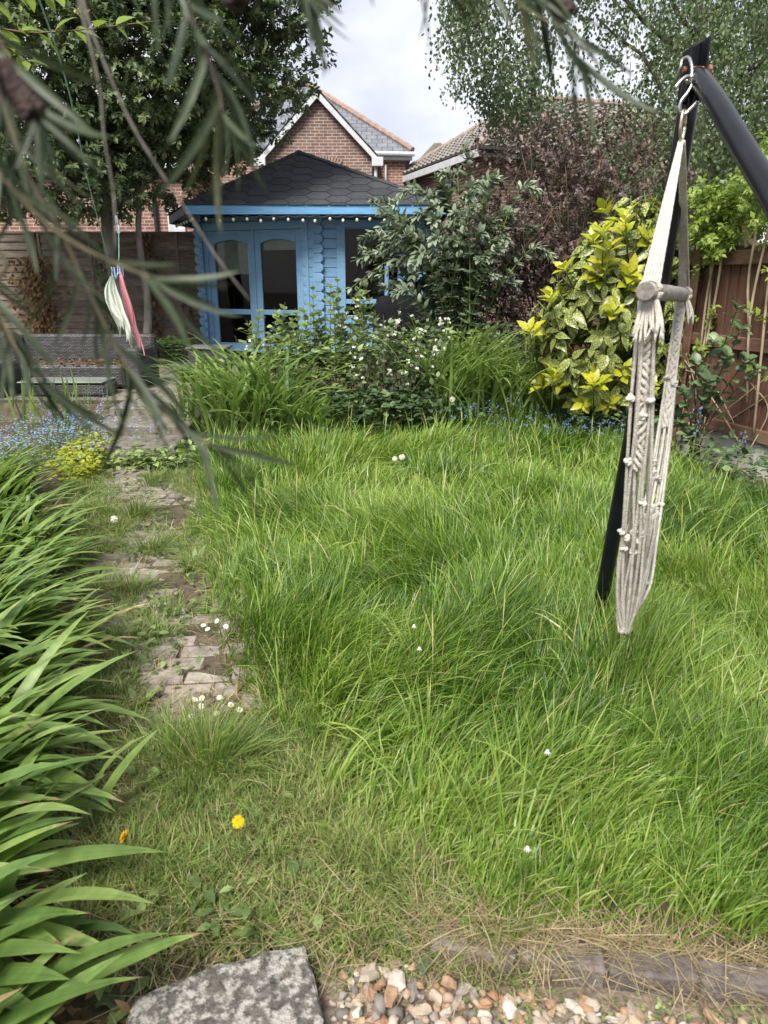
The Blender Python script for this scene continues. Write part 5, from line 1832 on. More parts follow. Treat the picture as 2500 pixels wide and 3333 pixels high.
weed_mass('shady_foliage', 'bed_leaf', np.vstack([blob(1.3, 9.0, .3, .3, 700), blob(1.6, 8.6, .3, .2, 500), blob(.9, 10.4, .3, .5, 500)]), .075, 'ovate', .8)
weed_mass('fence_foot_foliage', 'rose_leaf', np.vstack([blob(2.7, 5.7, .14, .3, 300), blob(2.5, 6.6, .16, .25, 260), blob(2.8, 5.0, .14, .35, 320), blob(2.25, 7.0, .2, .12, 320)]), .065, 'ovate', .38)

# forget-me-nots
def forget(name, pts, hmin, hmax, nper):
    pts = np.asarray(pts)
    z = gz(pts[:, 0], pts[:, 1])
    h = rng.uniform(hmin, hmax, len(pts))
    gs, gp = G(), G()
    add_ribbons(gs, rng.uniform(.2, .7, len(pts)), base=np.c_[pts, z], az=rng.uniform(0, 6.28, len(pts)), th0=rng.uniform(0, .2, len(pts)), curl=rng.uniform(.0, .4, len(pts)), L=h, W=.005, S=3)
    for k in range(nper):
        c = np.c_[pts + rng.normal(0, .022, pts.shape), z + h * .96 + rng.normal(0, .014, len(pts))]
        for j in range(5):
            a = j * 1.2566 + rng.uniform(0, 6)
            d = np.tile([math.cos(a), math.sin(a), .25], (len(pts), 1))
            add_leaves(gp, 'quad', c, d, np.tile([0, -.3, 1.0], (len(pts), 1)), .0085, rng.random(len(pts)), 1.5)
    o = gs.obj(name, 'path_weed', kind='stuff')
    gp.obj('petals', 'blue_petal', o, kind='stuff')
forget('forget_me_nots', np.vstack([blob(-3.1, 6.9, .38, .45, 330), blob(-3.5, 6.2, .3, .3, 120), blob(1.35, 7.5, .5, .3, 90), blob(1.9, 7.25, .3, .3, 120), blob(2.25, 6.7, .2, .25, 50), blob(.75, 7.6, .35, .2, 40)]), .14, .34, 4)
weed_mass('forget_me_not_leaves', 'bed_leaf', np.vstack([blob(-3.1, 6.9, .4, .45, 900), blob(-3.5, 6.1, .3, .4, 400)]), .05, 'lance', .25, wide=1.3)

# wisteria over the fence top, its woody stems, and a rose
Ow = on_fence(3.0, .1, .3)
wt = thing('wisteria', tuple(Ow), 'light green wisteria climbing over the top of the red brown fence', 'climber')
g = G()
for s, o, z, s2, z2 in ((2.92, .08, .95, 2.98, 2.0), (2.98, .1, .9, 2.9, 1.95), (3.0, .1, 1.0, 3.06, 2.1), (3.6, .1, .6, 3.55, 2.05), (3.75, .12, .35, 3.62, 2.0), (3.5, .1, 1.2, 3.42, 2.1), (4.1, .1, .3, 4.0, 2.1)):
    a, b = on_fence(s, o, z), on_fence(s2, o, z2)
    m = (a + b) / 2 + rng.normal(0, .04, 3)
    V, F = tube(smooth_path([a, m, b], 5) - Ow, .011, 6); g.add(V, F)
for q in ([(3.3, .06, 1.86), (3.28, .08, 1.95), (3.22, .06, 2.06), (3.28, .06, 2.2)], [(3.42, .06, 1.86), (3.3, .08, 1.93), (3.24, .06, 2.03), (3.22, .06, 2.25)]):
    V, F = tube(smooth_path([on_fence(*k) for k in q], 6) - Ow, np.linspace(.026, .013, 19), 7); g.add(V, F)
g.obj('stem', 'vine_wood', wt, True)
n = 520
s = np.where(rng.random(n) < .42, rng.normal(2.98, .16, n), rng.uniform(3.35, 4.7, n))
top = np.where(s < 3.25, 2.22, 2.5) + .12 * vnoise(s, s * 0, 3.0)
z = 1.78 + (top - 1.78) * rng.random(n) ** .8
low = rng.random(n) < .08
z = np.where(low, rng.uniform(.8, 1.75, n), z)
s = np.where(low, rng.choice([2.95, 3.6, 3.75], n) + rng.normal(0, .08, n), s)
P = np.stack([on_fence(a, b, c) for a, b, c in zip(s, rng.normal(.08, .12, n), z)])
D = norm(rng.normal(0, .6, (n, 3)) + np.array([-.2, -.3, .45]))
g = G()
sprigs(g, P - Ow, D, 13, .19, .058, 'diamond', .35, np.clip(.45 + rng.normal(0, .2, n), 0, 1), 1.0, .3)
g.obj('foliage', 'wisteria_leaf', wt, kind='stuff')
st = []
rb = np.array((2.72, 6.15, .1))
for ex, ey, ez in ((2.45, 5.95, .75), (2.5, 5.9, .98), (2.62, 5.9, 1.15), (2.75, 5.85, 1.42), (2.85, 5.8, 1.02), (2.92, 5.75, .95), (2.58, 5.85, .85), (2.7, 5.8, 1.05), (2.42, 6.1, .6), (2.5, 6.1, .5), (2.8, 5.85, 1.25)):
    st.append([tuple(rb + rng.normal(0, .03, 3)), (rb[0] * .6 + ex * .4, 6.05, ez * .55), (ex * .9 + rb[0] * .1, ey, ez * .92), (ex, ey - .05, ez)])
leafy('rose_bush', tuple(rb), 'leggy rose bush with rounded green leaves in front of the red brown fence', 'shrub', st, 'rose_leaf', 'round', .085, 'brown_stem', 15, .8, .008, 170, False, .9)
g = G()
for i in range(9):
    a = on_fence(rng.uniform(2.6, 3.9), .12, rng.uniform(.1, .25)); b = on_fence(rng.uniform(2.7, 4.2), .1, rng.uniform(.6, 1.0))
    V, F = tube(smooth_path([a, (a + b) / 2 + rng.normal(0, .08, 3), b], 5), .006, 5); g.add(V, F)
tag(g.obj('bare_climber_stems', 'vine_wood', smooth=True), 'bare pale climber stems slanting across the foot of the red brown fence', 'climber')

# bluebells
bb0 = None
for i, (x, y, h, lab) in enumerate(((2.52, 5.75, .62, 'tall bluebell spike against the concrete base left of the rose stem'), (2.72, 5.4, .5, 'bluebell spike right of the rose stem'),
                                    (2.62, 4.75, .42, 'nearest bluebell spike at the right edge of the lawn'))):
    t = thing('bluebell', (x, y, float(gz(x, y))), lab, 'flower', 'bluebells by the fence')
    V, F = tube(smooth_path([(0, 0, 0), (.01, 0, h * .6), (.03, 0, h)], 4), .004, 5); G().add(V, F).obj('stem', 'green_stem', t)
    g = G()
    k = 22
    zz = rng.uniform(h * .62, h, k); an = rng.uniform(0, 6.28, k)
    for q in range(3):
        add_leaves(g, 'diamond', np.stack([np.cos(an) * .012 + .02, np.sin(an) * .012, zz], -1), np.stack([np.cos(an) * .6, np.sin(an) * .6, -.6 + 0 * an], -1) + rng.normal(0, .2, (k, 3)), rand_dirs(k), .024, rng.random(k), 1.2)
    g.obj('bells', 'bluebell_petal', t)

# ferns by the trunk and dead ivy on the fence
for x, y, n, L, lab in ((-4.25, 10.9, 13, .62, 'green fern at the foot of the tree trunk behind the rattan seat'), (-3.0, 10.4, 11, .6, 'dark green fern beside the end of the rattan seat')):
    t = thing('fern', (x, y, .3), lab, 'fern')
    for i in range(n):
        g = G()
        az = i * 2.4; el = rng.uniform(.7, 1.2)
        P = smooth_path([(0, 0, 0), (math.cos(az) * L * .3, math.sin(az) * L * .3, L * .75), (math.cos(az) * L * .8, math.sin(az) * L * .8, L * .85 * rng.uniform(.7, 1.1))], 8)
        T = norm(np.gradient(P, axis=0))
        a = norm(np.cross(T, [0, 0, 1.0]))
        k = np.repeat(np.arange(3, len(P)), 2)
        sg = np.tile([1, -1], len(P) - 3)
        add_leaves(g, 'quad', P[k], a[k] * sg[:, None] + T[k] * .35, np.tile([0, 0, 1.0], (len(k), 1)), .16 * (1 - (k / len(P)) ** 2) + .02, rng.random(len(k)), .5)
        g.obj('frond', 'fern_leaf', t)
def wall_ivy(name, mat, label, cx, sx, z0, z1, n, size, y=12.86):
    x = cx + rng.normal(0, sx, n) * (1 + .3 * np.sin(np.linspace(0, 9, n))); z = rng.uniform(z0, z1, n)
    P = np.stack([x, np.full(n, y) - rng.random(n) * .08, z], -1)
    d = norm(np.stack([rng.normal(0, .6, n), -np.ones(n) * .3, -np.ones(n)], -1))
    O = np.array((cx, y, .3))
    t = thing(name, tuple(O), label, 'climber')
    g = G(); add_leaves(g, 'diamond', P - O, d, np.tile([0, -1.0, .3], (n, 1)) + rng.normal(0, .4, (n, 3)), size * rng.uniform(.6, 1.2, n), rng.random(n), 1.5)
    g.obj('foliage', mat, t, kind='stuff')
    g = G()
    for i in range(4):
        V, F = tube(smooth_path([(rng.normal(0, sx), -.02, 0), (rng.normal(0, sx), -.03, (z1 - .3) * .5), (rng.normal(0, sx), -.02, z1 - .3)], 4), .008, 5); g.add(V, F)
    g.obj('stem', 'brown_stem', t)
wall_ivy('withered_ivy', 'dead_leaf', 'mass of withered brown ivy leaves on the fence above the rattan seat', -5.95, .16, .7, 2.0, 520, .085)
wall_ivy('withered_ivy', 'dead_leaf', 'thin withered ivy climbing the fence post between tree trunk and summerhouse', -3.95, .07, .5, 2.3, 240, .07)
wall_ivy('withered_ivy', 'dead_leaf', 'sparse dry creeper on the fence boards next to the blue log corner', -3.35, .05, .6, 1.7, 70, .06)
wall_ivy('green_ivy', 'evergreen_leaf', 'small green ivy left of the grey tree trunk', -4.55, .09, .7, 2.2, 260, .075, 12.4)

# ------------------------------------------------------------------ rattan seat, table and stool
def rattan_block(parent, org, name, x0, x1, y0, y1, z0, z1, c=.03, label=None):
    V, F = cbox(x0, x1, y0, y1, z0, z1, c)
    o = link(name, G().add(np.array(V) - np.array(org), F).mesh(name, 'rattan'), parent)
    if label: o['label'] = label
    return o
so = np.array((-4.2, 9.5, .3))
sf = thing('rattan_sofa', tuple(so), 'weathered grey rattan corner sofa without cushions before the overlapped board fence', 'sofa')
rattan_block(sf, so, 'backrest', -4.66, -2.98, 9.52, 9.68, .32, .93)
rattan_block(sf, so, 'backrest', -5.9, -4.665, 9.50, 9.66, .32, .92)
rattan_block(sf, so, 'seat', -4.62, -3.19, 8.9, 9.515, .34, .6)
rattan_block(sf, so, 'seat', -5.9, -4.625, 8.86, 9.495, .34, .58)
rattan_block(sf, so, 'arm_rest', -3.18, -2.98, 8.92, 9.515, .31, .8)
rattan_block(sf, so, 'corner_post', -4.95, -4.66, 9.3, 9.49, .585, .95)
for x, y in ((-3.05, 8.98), (-3.05, 9.6), (-4.5, 8.95)):
    V, F = cbox(x - .03, x + .03, y - .03, y + .03, .295, .35, .005)
    link('leg', G().add(np.array(V) - so, F).mesh('leg', 'black_plastic'), sf)
ar = np.array((-4.55, 8.55, .3))
am = thing('rattan_armchair', tuple(ar), 'grey rattan armchair block at the left end of the corner sofa', 'chair')
rattan_block(am, ar, 'seat', -5.3, -4.35, 8.2, 8.7, .32, .58)
rattan_block(am, ar, 'arm_rest', -4.6, -4.34, 8.15, 8.75, .3, .69)
g = G()
n = 420
xx = np.where(rng.random(n) < .6, rng.uniform(-4.6, -3.2, n), rng.normal(-3.5, .25, n)).clip(-4.6, -3.2)
P = np.stack([xx, rng.uniform(8.92, 9.5, n), np.full(n, .605) + rng.random(n) * .02], -1)
add_leaves(g, 'diamond', P, rand_dirs(n) * [1, 1, .3], np.tile([0, 0, 1.0], (n, 1)) + rng.normal(0, .3, (n, 3)), rng.uniform(.03, .07, n), rng.random(n), 1.2)
g.obj('fallen_leaves', 'dead_leaf', kind='stuff')
ct = np.array((-3.72, 8.5, .3))
tb = thing('coffee_table', tuple(ct), 'low grey rattan coffee table with a pale glass top in front of the sofa', 'table')
rattan_block(tb, ct, 'base', -4.17, -3.2, 8.3, 8.72, .31, .47)
V, F = cbox(-4.2, -3.22, 8.28, 8.74, .472, .486, .004)
link('table_top', G().add(np.array(V) - ct, F).mesh('table_top', 'table_glass'), tb)
rs = np.array((-2.35, 9.9, .3))
rst = thing('rattan_stool', tuple(rs), 'square grey rattan stool at the left foot of the summerhouse doors', 'stool')
rattan_block(rst, rs, 'seat', -2.6, -2.1, 9.7, 10.1, .32, .72, .02)
V, F = cbox(-2.62, -2.08, 9.68, 10.12, .722, .75, .008)
link('stool_top', G().add(np.array(V) - rs, F).mesh('stool_top', 'rattan_top'), rst)

# ------------------------------------------------------------------ washing line
ln = smooth_path([(-1.0, 1.2, 3.1), (-1.31, 3.2, 2.61), (-1.8, 4.8, 2.13), (-2.29, 6.4, 1.64), (-2.3, 6.55, 1.66), (-2.7, 7.8, 1.9), (-3.27, 9.5, 2.27), (-3.9, 11.15, 2.62)], 8)
V, F = tube(ln, .0032, 6)
wl = thing('washing_line', (0, 0, 0), 'thin green washing line running down to the hanging laundry and on to the tree', 'washing line')
link('cord', G().add(V, F).mesh('cord', 'line_cord', True), wl)
def peg(p, rz, lab):
    t = thing('clothes_peg', p, lab, 'peg', 'pegs on the washing line', rz)
    for s in (-1, 1):
        V, F = cbox(-.005, .005, -.004, .004, -.045, .04, .002)
        V = np.array(V); V[:, 0] += s * (.006 + np.abs(V[:, 2]) * .12)
        link('peg_half', G().add(V, F).mesh('peg_half', 'peg_plastic'), t)
    return t
peg((-2.29, 6.42, 1.66), .6, 'lilac peg holding the pale green cloth')
peg((-2.27, 6.5, 1.69), -.4, 'lilac peg at the top of the pink garment')
peg((-2.25, 6.52, 1.67), 1.2, 'lilac peg clipped askew beside the pink garment')
peg((-3.1, 9.0, 2.16), .3, 'lower of the two empty pegs on the line before the tree')
peg((-3.35, 9.7, 2.32), -.2, 'upper of the two empty pegs on the line before the tree')
def drape(name, path, wid, thick, folds, mat, label, cat, seed, k=48):
    """cloth gathered at a peg and hanging in open pleats"""
    r_ = np.random.default_rng(seed)
    P = smooth_path(path, 6)
    n = len(P)
    t = np.linspace(0, 1, n)
    W = np.interp(t, np.linspace(0, 1, len(wid)), wid)
    u = np.linspace(-1, 1, k)
    ph = r_.uniform(0, 6)
    V = []
    for i in range(n):
        a = thick * min(1, .35 + 1.6 * t[i])
        bend = .6 * np.sin(u * folds * math.pi + ph + 1.2 * t[i]) + .4 * np.sin(u * folds * 1.7 * math.pi + 2.6 * t[i] + ph * 2)
        x = W[i] * (u + .12 * np.sin(u * 7 + t[i] * 4 + ph)) + .012 * t[i] * np.sin(t[i] * 11 + ph)
        z = -.05 * t[i] * np.sin(u * 4 + ph) - .035 * t[i] ** 2 * np.sin(u * 13 + ph) - .06 * t[i] ** 3 * u
        V.append(np.stack([P[i, 0] + x, P[i, 1] + a * bend, P[i, 2] + z], -1))
    V = np.concatenate(V)
    o = P[0]
    F = [(i * k + j, i * k + j + 1, (i + 1) * k + j + 1, (i + 1) * k + j) for i in range(n - 1) for j in range(k - 1)]
    ob = G().add(V - o, F).obj(name, mat, smooth=True, label=label, cat=cat)
    ob.location = o
    return ob
drape('hanging_cloth', [(-2.3, 6.41, 1.63), (-2.33, 6.41, 1.52), (-2.30, 6.41, 1.38), (-2.26, 6.41, 1.25), (-2.23, 6.41, 1.14)], [.014, .05, .072, .066, .058, .05], .024, 3.4, 'green_cloth',
      'pale green crumpled cloth pegged on the washing line', 'laundry', 4)
drape('hanging_garment', [(-2.26, 6.5, 1.66), (-2.24, 6.5, 1.5), (-2.215, 6.5, 1.35), (-2.19, 6.5, 1.2), (-2.165, 6.5, 1.06)], [.014, .024, .03, .034, .038, .04, .03], .014, 1.8, 'pink_cloth',
      'narrow pink garment hanging behind the pale green cloth', 'laundry', 6)

# ------------------------------------------------------------------ hammock chair and its stand
S0 = np.array((.95, 2.6, 0))
stand = thing('hammock_stand', tuple(S0), 'black steel stand with two legs holding up the hammock chair', 'stand')
V, F = tube(smooth_path([(.913, 2.42, 2.16), (.93, 2.56, 1.5), (.955, 2.8, .7), (.975, 3.0, -.02)], 6) - S0, np.linspace(.029, .031, 19), 16)
link('leg', G().add(V, F).mesh('leg', 'black_steel', True), stand)
V, F = tube(smooth_path([(.915, 2.43, 2.165), (.91, 2.36, 2.15), (.90, 2.2, 2.06), (.89, 2.05, 1.965), (.882, 1.9, 1.868), (.875, 1.75, 1.77), (.868, 1.6, 1.655), (.872, 1.45, 1.45), (.9, 1.28, 1.05), (.94, 1.15, .5), (.96, 1.1, -.03)], 8) - S0, .029, 18)
link('leg', G().add(V, F).mesh('leg', 'black_steel', True), stand)
# flattened channel at the top
g = G()
for x0, x1, y0, y1 in ((.885, .891, 2.385, 2.45), (.935, .941, 2.385, 2.45), (.891, .935, 2.444, 2.45)):
    V, F = cbox(x0, x1, y0, y1, 2.10, 2.255, .0015)
    V = np.array(V)
    V[:, 2] += np.where(V[:, 2] > 2.2, (V[:, 0] - .913) * .55, 0)
    g.add(V - S0, F)
link('bracket', g.mesh('bracket', 'black_steel'), stand)
V, F = tube(np.array([(.875, 2.405, 2.185), (.952, 2.405, 2.185)]) - S0, .009, 10)
bt = G().add(V, F)
V, F = tube(np.array([(.948, 2.405, 2.185), (.958, 2.405, 2.185)]) - S0, .014, 6); bt.add(V, F)
link('bolt', bt.mesh('bolt', 'rust'), stand)
V, F = tube(np.array([(.974, 2.985, .0), (.969, 2.945, .17)]) - S0, .034, 14, False)
link('foot_sleeve', G().add(V, F).mesh('foot_sleeve', 'galvanised', True), stand)

def arc(c, r, a0, a1, ex, ez, n=14):
    a = np.linspace(a0, a1, n)[:, None]
    return np.array(c) + r * (np.cos(a) * np.array(ex) + np.sin(a) * np.array(ez))
HC = thing('hanging_hook', (.87, 2.36, 2.12), 'pair of linked steel hooks between the black stand and the hammock chair', 'hook')
o = np.array((.87, 2.36, 2.12))
eu = np.array((.8, -.5, .33)); ezv = np.array((0, 0, 1.0))
# long open link over the bolt
L1 = smooth_path([(.86, 2.42, 2.10), (.862, 2.395, 2.16), (.868, 2.40, 2.20), (.884, 2.385, 2.205), (.888, 2.36, 2.15), (.886, 2.35, 2.09), (.875, 2.345, 2.062), (.862, 2.34, 2.075)], 6)
L1 = np.stack([.872 + (L1[:, 0] - .872) * .75, L1[:, 1], 2.137 + (L1[:, 2] - 2.062) * .52], -1)
V, F = tube(L1 - o, .0048, 8); link('hook', G().add(V, F).mesh('hook', 'galvanised', True), HC)
L2 = smooth_path([(.815, 2.33, 2.055), (.845, 2.335, 2.085), (.872, 2.34, 2.095), (.886, 2.34, 2.07), (.87, 2.335, 2.04), (.845, 2.33, 2.01), (.845, 2.33, 1.98), (.862, 2.33, 1.966), (.885, 2.33, 1.985), (.912, 2.325, 2.012)], 6)
L2 = np.stack([.868 + (L2[:, 0] - .866) * .72, L2[:, 1], 2.052 + (L2[:, 2] - 1.966) * .78], -1)
V, F = tube(L2 - o, .0048, 8); link('hook', G().add(V, F).mesh('hook', 'galvanised', True), HC)

H0 = np.array((.86, 2.3, 1.2))
hm_ = thing('hammock_chair', tuple(H0), 'white cotton rope hammock chair hanging folded with a wooden spreader bar', 'hammock chair')
a = np.linspace(0, 2 * math.pi, 25)
ring = np.stack([.866 + .012 * np.cos(a), 2.33 + .016 * np.cos(a), 2.025 + .04 * np.sin(a)], -1)
V, F = tube(ring - H0, .0045, 8); link('ring', G().add(V, F).mesh('ring', 'brass_ring', True), hm_)
def rope(P, r=.0048, m=10, seg=.011):
    P = smooth_path(P, m)
    s = np.concatenate([[0], np.cumsum(np.linalg.norm(np.diff(P, axis=0), axis=1))])
    k = max(4, int(s[-1] / seg))
    q = np.linspace(0, s[-1], k)
    P = np.stack([np.interp(q, s, P[:, i]) for i in range(3)], -1)
    return tube(P - H0, r, 9, True, 300, 3, .36)
bar_a, bar_b = np.array((.66, 1.9, 1.572)), np.array((1.10, 2.75, 1.548))
V, F = tube(np.linspace(bar_a, bar_b, 9) - H0, .0235 * (1 + .02 * np.sin(np.arange(9) * 2.1)), 20)
bar = link('spreader_bar', G().add(V, F).mesh('spreader_bar', 'grey_wood', True), hm_)
for p, q in ((bar_a, bar_b), (bar_b, bar_a)):
    d = norm(p - q)
    V, F = tube(np.array([p - d * .002, p + d * .0015]) - H0, [.0232, .0222], 20)
    link('bar_end', G().add(V, F).mesh('bar_end', 'end_grain'), bar)
bd = norm(bar_b - bar_a)
wv = norm(np.array((bd[1], -bd[0], 0)))            # sideways, across the bar
view = norm(np.array((.93, -.36, 0)))
# two woven straps from the ring to the bar
for k, (tb_, wd, nm) in enumerate(((bar_a + bd * .075, .02, 6), (bar_b - bd * .07, .015, 5))):
    stp = link('strap', None, hm_)
    top = np.array((.866, 2.33, 1.99))
    for i in range(nm):
        u = (i / (nm - 1) - .5) * 2
        pts = [np.array((.866, 2.33, 1.985)) + wv * u * .004, top + (tb_ - top) * .12 + wv * u * .007 - [0, 0, .01], top + (tb_ - top) * .5 + wv * u * wd * .66, tb_ + wv * u * wd + [0, 0, .012]]
        if k == 1:
            pts = [p + np.array((.004, -.002, 0)) for p in pts]
        V, F = rope(pts, .0037 if k == 0 else .0036)
        link('cord', G().add(V, F).mesh('cord', 'cotton_rope', True), stp)
    P = top + (tb_ - top) * np.linspace(.03, 1, 14)[:, None]
    w_ = np.interp(np.linspace(0, 1, 14), [0, .2, .5, 1], [.004, .006, wd * .66, wd])[:, None]
    Vb = np.concatenate([P - wv * w_, P + wv * w_]) - H0 + bd * .0025
    i = np.arange(13)
    link('webbing', G().add(Vb, np.stack([i, i + 1, i + 15, i + 14], -1)).mesh('webbing', 'cotton_rope', True), stp)
    for u in (-.6, 0, .6):
        lp = [tb_ + wv * u * wd + bd * .003 + np.array(x) for x in ((0, 0, .012),)]
        c = bar_a + bd * np.dot(tb_ - bar_a, bd)
        loop = arc(c + bd * u * .03, .028, 0, 6.283, wv, ezv, 18)
        V, F = rope(loop, .0044, 2)
        link('cord', G().add(V, F).mesh('cord', 'cotton_rope', True), stp)
# loops, frayed ends and long cords below the bar
FC = np.array([(.685, 1.95, 1.545), (.712, 1.985, 1.3), (.748, 2.05, 1.02), (.778, 2.115, .82), (.80, 2.165, .62), (.82, 2.2, .455)])
BC = np.array([(1.062, 2.68, 1.525), (1.03, 2.6, 1.33), (.988, 2.5, 1.05), (.945, 2.41, .87), (.905, 2.33, .73), (.872, 2.27, .62), (.845, 2.23, .54)])
def off(C, u, v, wu, wv_):
    """centre line C shifted sideways by u and in depth by v, per-point widths"""
    return C + view * (np.array(wu) * u)[:, None] + np.array((.36, .93, 0)) * (np.array(wv_) * v)[:, None]
fr = link('front_cords', None, hm_)
for i in range(11):
    u = (i % 6) / 2.5 - 1 if i < 6 else ((i - 6) / 2 - 1)
    v = -1 if i < 6 else .8
    C = off(FC, u, v, [.02, .026, .028, .033, .032, .008], [.012, .014, .016, .024, .022, .004]) + rng.normal(0, .004, (6, 3)) * np.array([1, 1, 1, 1, 1, .3])[:, None]
    V, F = rope(C, .0046)
    link('cord', G().add(V, F).mesh('cord', 'cotton_rope', True), fr)
bk = link('rear_cords', None, hm_)
for i in range(9):
    u = (i % 5) / 2 - 1 if i < 5 else ((i - 5) / 1.5 - 1)
    v = -1 if i < 5 else .8
    C = off(BC, u, v, [.014, .017, .021, .024, .03, .03, .02], [.01, .012, .014, .018, .02, .02, .01]) + rng.normal(0, .004, (7, 3))
    V, F = rope(C, .0046)
    link('cord', G().add(V, F).mesh('cord', 'cotton_rope', True), bk)
# plaited upper halves
for C, wid, e_ in ((FC, .024, .36), (BC, .018, .3)):
    for i in range(3):
        tt = np.linspace(0, e_, 22)
        base = smooth_path(C, 12); s = np.linspace(0, 1, len(base))
        P = np.stack([np.interp(tt, s, base[:, j]) for j in range(3)], -1)
        ph = i * 2.094
        P = P + view * (np.sin(tt * 110 + ph) * wid * .55)[:, None] - np.array((.36, .93, 0)) * (.014 + .007 * np.cos(tt * 220 + 2 * ph))[:, None]
        V, F = rope(P, .0062, 2)
        link('plait_strand', G().add(V, F).mesh('plait_strand', 'cotton_rope', True), fr if C is FC else bk)
def fray(p, n, L, par):
    for i in range(n):
        a_ = rng.uniform(-1, 1)
        P = [p + view * a_ * .02, p + view * a_ * .034 + [0, -.012, -L * .5], p + view * (a_ * .04 + rng.normal(0, .006)) + [0, -.016, -L * rng.uniform(.7, 1.05)]]
        V, F = rope(P, .0031)
        link('frayed_end', G().add(V, F).mesh('frayed_end', 'cotton_rope', True), par)
fray(np.array((.685, 1.93, 1.55)), 16, .105, fr)
fray(np.array((1.06, 2.66, 1.53)), 9, .08, bk)
def knot(p, r, par):
    a = np.linspace(0, 2 * math.pi, 22)
    rot = Matrix.Rotation(rng.uniform(0, 3), 3, 'X') @ Matrix.Rotation(rng.uniform(0, 3), 3, 'Z')
    K = np.stack([np.sin(a) + 2 * np.sin(2 * a), np.cos(a) - 2 * np.cos(2 * a), -np.sin(3 * a)], -1) * r / 2.6
    K = K @ np.array(rot).T + p
    V, F = tube(K - H0, .0055, 7, False, 260, 3, .2)
    link('knot', G().add(V, F).mesh('knot', 'cotton_rope', True), par)
def on_line(C, z, u, w_, fwd):
    c = np.array([np.interp(-z, -C[:, 2], C[:, j]) for j in range(3)])
    return c + view * u * w_ - np.array((.36, .93, 0)) * fwd
for z, u in ((1.29, -1.0), (1.24, .2), (1.285, .75), (1.1, -.9), (.97, .7), (.86, -1.1), (.84, -.55), (.865, .1), (.835, .5), (.86, .95), (.80, -.8), (.79, .15)):
    knot(on_line(FC, z, u, .03, .02), .0082, fr)
for z, u in ((1.27, -.5), (1.25, .5), (.99, -.8), (.955, -.6), (.94, 0), (.86, .9), (.85, .3), (.835, -.2), (.82, .7), (.80, .2), (.62, .8)):
    knot(on_line(BC, z, u, .026, .02), .0085, bk)
# folded seat pouch: a rumpled sheet closed on itself, with rope ribs on it
zz = np.array([.87, .81, .73, .64, .56, .50, .452])
cx = np.array([.835, .828, .825, .825, .82, .813, .805]); cy = np.array([2.2, 2.2, 2.21, 2.21, 2.2, 2.2, 2.2])
wu = np.array([.04, .048, .046, .043, .034, .02, .004]); wd_ = np.array([.035, .038, .036, .03, .022, .013, .004])
def pouch_pt(a, t, s=1.0):
    z = np.interp(t, np.linspace(0, 1, 7), zz); c0 = np.interp(t, np.linspace(0, 1, 7), cx); c1 = np.interp(t, np.linspace(0, 1, 7), cy)
    u = np.interp(t, np.linspace(0, 1, 7), wu) * s; v = np.interp(t, np.linspace(0, 1, 7), wd_) * s
    zt = z + .03 * np.cos(a) * (t < .9) * (1 - t)
    return np.stack([c0 + view[0] * u * np.cos(a) + .36 * v * np.sin(a), c1 + view[1] * u * np.cos(a) + .93 * v * np.sin(a), zt], -1)
k = 40
g = G()
A_g, T_g = np.meshgrid(np.arange(k) * 2 * math.pi / k, np.linspace(0, 1, 16))
fold_ = 1 + .1 * np.sin(A_g * 9 + T_g * 3) - .06 * (np.cos(A_g * 2) > .7)
V = pouch_pt(A_g.ravel(), T_g.ravel(), fold_.ravel() * .9)
i = np.arange(15)[:, None] * k; j = np.arange(k)
Q = np.stack([i + j, i + (j + 1) % k, i + k + (j + 1) % k, i + k + j], -1).reshape(-1, 4)
seat = link('seat', g.add(V - H0, Q).mesh('seat', 'cotton_rope', True), hm_)
for q in range(26):
    a_ = q * 2 * math.pi / 26
    t = np.linspace(0, .985, 12)
    P = pouch_pt(a_ + .05 * np.sin(t * 9 + q), t, 1.0 + .06 * (-1) ** q * np.sin(t * 5))
    V, F = rope(P, .0049, 3)
    link('cord', G().add(V, F).mesh('cord', 'cotton_rope', True), seat)

# ------------------------------------------------------------------ bottlebrush close to the camera
BB = {
 'main': [(-.32, .649, 1.786), (-.299, .633, 1.738), (-.277, .613, 1.677), (-.252, .6, 1.636), (-.219, .579, 1.57), (-.191, .563, 1.522), (-.162, .555, 1.495), (-.133, .548, 1.476)],
 'b2': [(-.292, .56, 1.708), (-.26, .546, 1.662), (-.228, .536, 1.632), (-.193, .53, 1.613), (-.161, .526, 1.601)],
 'b3': [(-.161, .601, 1.834), (-.145, .589, 1.797), (-.128, .577, 1.76), (-.116, .567, 1.73), (-.112, .561, 1.711)],
 'b4': [(-.109, .661, 1.887), (-.092, .651, 1.85), (-.074, .646, 1.83), (-.063, .641, 1.815)],
 'b5': [(-.061, .605, 1.866), (-.029, .596, 1.838), (.003, .591, 1.823), (.032, .589, 1.815)],
 'b6': [(.085, .725, 1.891), (.112, .709, 1.844), (.139, .7, 1.814), (.156, .693, 1.792), (.162, .687, 1.774)],
 'b7': [(-.284, .564, 1.783), (-.259, .554, 1.754), (-.244, .546, 1.727), (-.231, .538, 1.704)],
 'b8': [(-.355, .643, 1.638), (-.328, .626, 1.587), (-.305, .612, 1.543), (-.285, .604, 1.517)],
 'b9': [(.011, .7, 1.892), (.049, .689, 1.856), (.078, .683, 1.838), (.105, .68, 1.828)]}
TW = {'t1': [(-.271, .735, 1.859), (-.251, .717, 1.802), (-.235, .705, 1.764), (-.217, .692, 1.727), (-.195, .681, 1.692), (-.171, .67, 1.658), (-.143, .657, 1.617), (-.115, .646, 1.582)],
      't2': [(-.275, .737, 1.863), (-.257, .718, 1.806), (-.245, .702, 1.757), (-.241, .689, 1.715), (-.233, .674, 1.67), (-.231, .659, 1.624)]}
